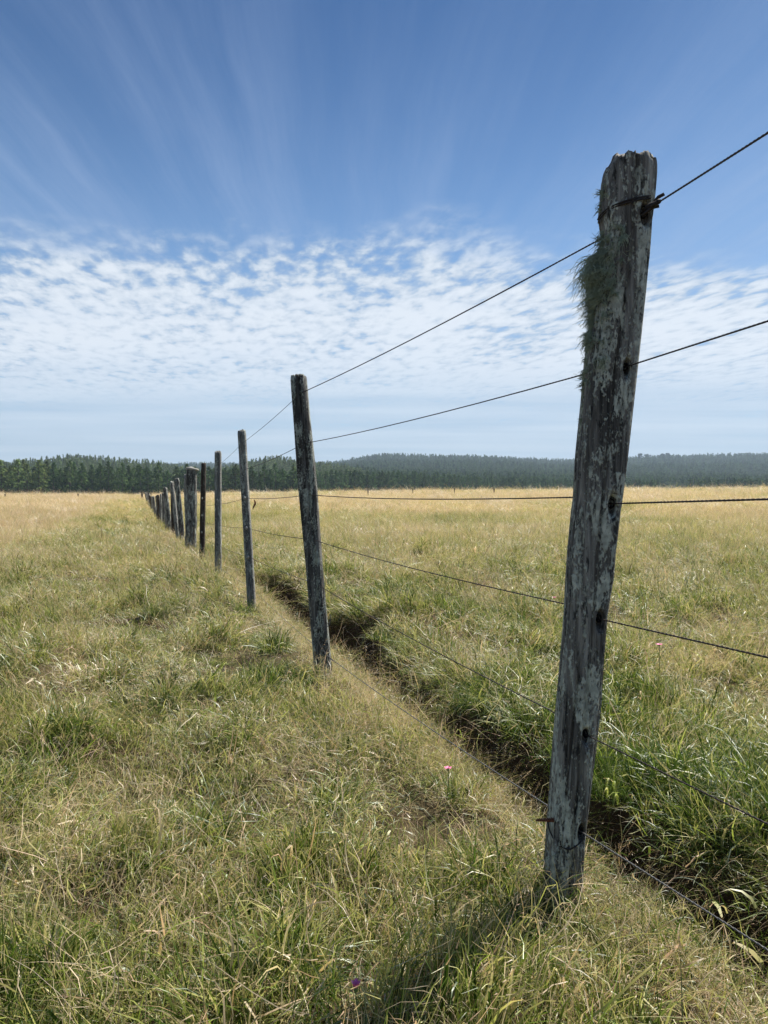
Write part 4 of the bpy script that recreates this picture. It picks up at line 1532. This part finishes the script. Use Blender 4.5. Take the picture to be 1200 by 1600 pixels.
def forest(name, ring, label, seed, coll, young):
    r = np.random.default_rng(seed)
    Xs, Ys, Ss = [], [], []
    for (y0, y1, sp, plo, phi) in ring:
        y = y0
        while y < y1:
            xs = np.arange((plo - 600) / F * y, (phi - 600) / F * y, sp)
            xs = xs + r.normal(0, sp * .22, len(xs))
            ys = y + r.normal(0, sp * .3, len(xs))
            Xs.append(xs); Ys.append(ys); Ss.append(np.full(len(xs), 1 + (sp - 6) * .06))
            y += sp * 1.15
    x, y, s0 = map(np.concatenate, (Xs, Ys, Ss))
    p = 600 + F * x / y
    k = ~((p > 1030) & (p < 1078) & (y > 455) & (y < 640)) & ~((p > 752) & (p < 786) & (y > 300) & (y < 510))
    k &= ~((y < 478) & (p > 742)) & ~((y < 360 + (p - 490) * .55 + 14) & (p > 485) & (p < 745)) & ~((y < 312) & (p < 500))
    p = 600 + F * x / y
    k &= ~((y > 375) & (y < 520) & (p < 540 + 12 * np.sin(y / 20)))          # the open band below the left hillside
    lt = (y > 500) & (y < 800) & (p < 560 + 30 * vnoise(y / 40, 3.0))
    k &= lt if young else ~lt
    x, y, s0 = x[k], y[k], s0[k]
    z = ground_z(x, y) - .2
    n_ = len(x)
    stand = vnoise(x / 90 + seed, y / 130)
    hs = s0 * (.93 + .13 * stand) * r.uniform(.76, 1.16, n_)
    rot = np.stack([np.zeros(n_), np.zeros(n_), r.uniform(0, 6.28, n_)], -1)
    ws = s0 * r.uniform(.85, 1.25, n_)
    print(name, n_)
    return scatter(name, coll, np.stack([x, y, z], -1), rot, np.stack([ws, ws, hs], -1), r.integers(0, 5, n_), np.zeros(n_), label, 'forest')


forest('pine_forest', [(312, 620, 6.0, -140, 1340), (620, 1000, 7.5, -140, 1340), (1000, 1500, 10, -140, 1340), (1500, 1900, 13, -140, 1340), (1900, 2500, 20, -140, 1340)],
       'dark pine plantation covering the low hills behind both fields', 21, c_wood, False)
c_young = coll_new('young_wood_trees')
for i in range(4):
    H = 10.5
    v, f, bv = pine_arrays(70 + i, H, 10, 6, .06, 2.5, 1.1, 3)
    me = mesh_np('young_wood_pine_%d' % i, v, f, [M_PINE_LIGHT], False); add_attr(me, 'bv', bv)
    c_young.objects.link(bpy.data.objects.new('young_wood_pine_%d' % i, me))
forest('young_pine_forest', [(500, 620, 6.0, -140, 700), (620, 810, 7.0, -140, 700)],
       'lighter green pines on the hillside above the dark plantation at left', 22, c_young, True)

# ------------------------------------------------------------------ far field boundary posts
far_fence = bpy.data.objects.new('boundary_fence', None); COL.objects.link(far_fence)
tag(far_fence, 'distant low post and wire fence along the far edge of the fields', 'fence')
bp = []
for (p, tp, bpz, wd) in ((8, 780, 789, 2.0), (122, 774, 781, 2.2), (222, 770.5, 777, 2.8), (236, 771, 777, 1.2), (575, 763.5, 769, 1.8), (645, 763.5, 769, 1.3), (710, 763, 768, 1.3), (772, 762.5, 768, 2.0)):
    d = 58.0 + (p - 600) * (.012 if p > 600 else .0)
    x, zt = px2w(p, tp, d)
    gz = float(ground_z(np.array([x]), np.array([d]))[0])
    zt = max(zt, gz + .45)
    hw = max(wd / 2 / F * d, .025)
    rws = [(gz - .2, x, d, hw, hw), (zt - .01, x, d, hw, hw), (zt, x, d, hw * .8, hw * .8)]
    me, _ = post_mesh('post', rws, p * .1, 10, .12, [M_POST4], squareness=.2, top_rough=.01)
    link_obj('post', me, far_fence)
    bp.append((x, d, gz, zt))
for fr in (.92, .6, .35):
    A = Acc()
    v_, f_ = tube_arrays([(x, d, gz + (zt - gz) * fr) for (x, d, gz, zt) in bp], .002, 4); A.add(v_, f_)
    link_obj('wire', A.mesh('wire', [M_WIRE]), far_fence)

# ------------------------------------------------------------------ air
HAZE = True
if HAZE:
    bm = bmesh.new()
    bmesh.ops.create_cube(bm, size=1.0)
    me = bpy.data.meshes.new('haze'); 
    for v in bm.verts:
        v.co = Vector((v.co.x * 13800, v.co.y * 13800, -8 if v.co.z < 0 else 135))
    bm.to_mesh(me); bm.free()
    hz_o = link_obj('haze', me); tag(hz_o, kind='stuff')
    m = bpy.data.materials.new('haze_air'); m.use_nodes = True
    nt = m.node_tree; nt.nodes.clear()
    o_ = nt.nodes.new('ShaderNodeOutputMaterial'); pv = nt.nodes.new('ShaderNodeVolumePrincipled')
    pv.inputs['Color'].default_value = (0.66, 0.82, 1.0, 1)
    pv.inputs['Density'].default_value = 0.00017
    pv.inputs['Anisotropy'].default_value = 0.2
    nt.links.new(pv.outputs[0], o_.inputs['Volume'])
    me.materials.append(m)
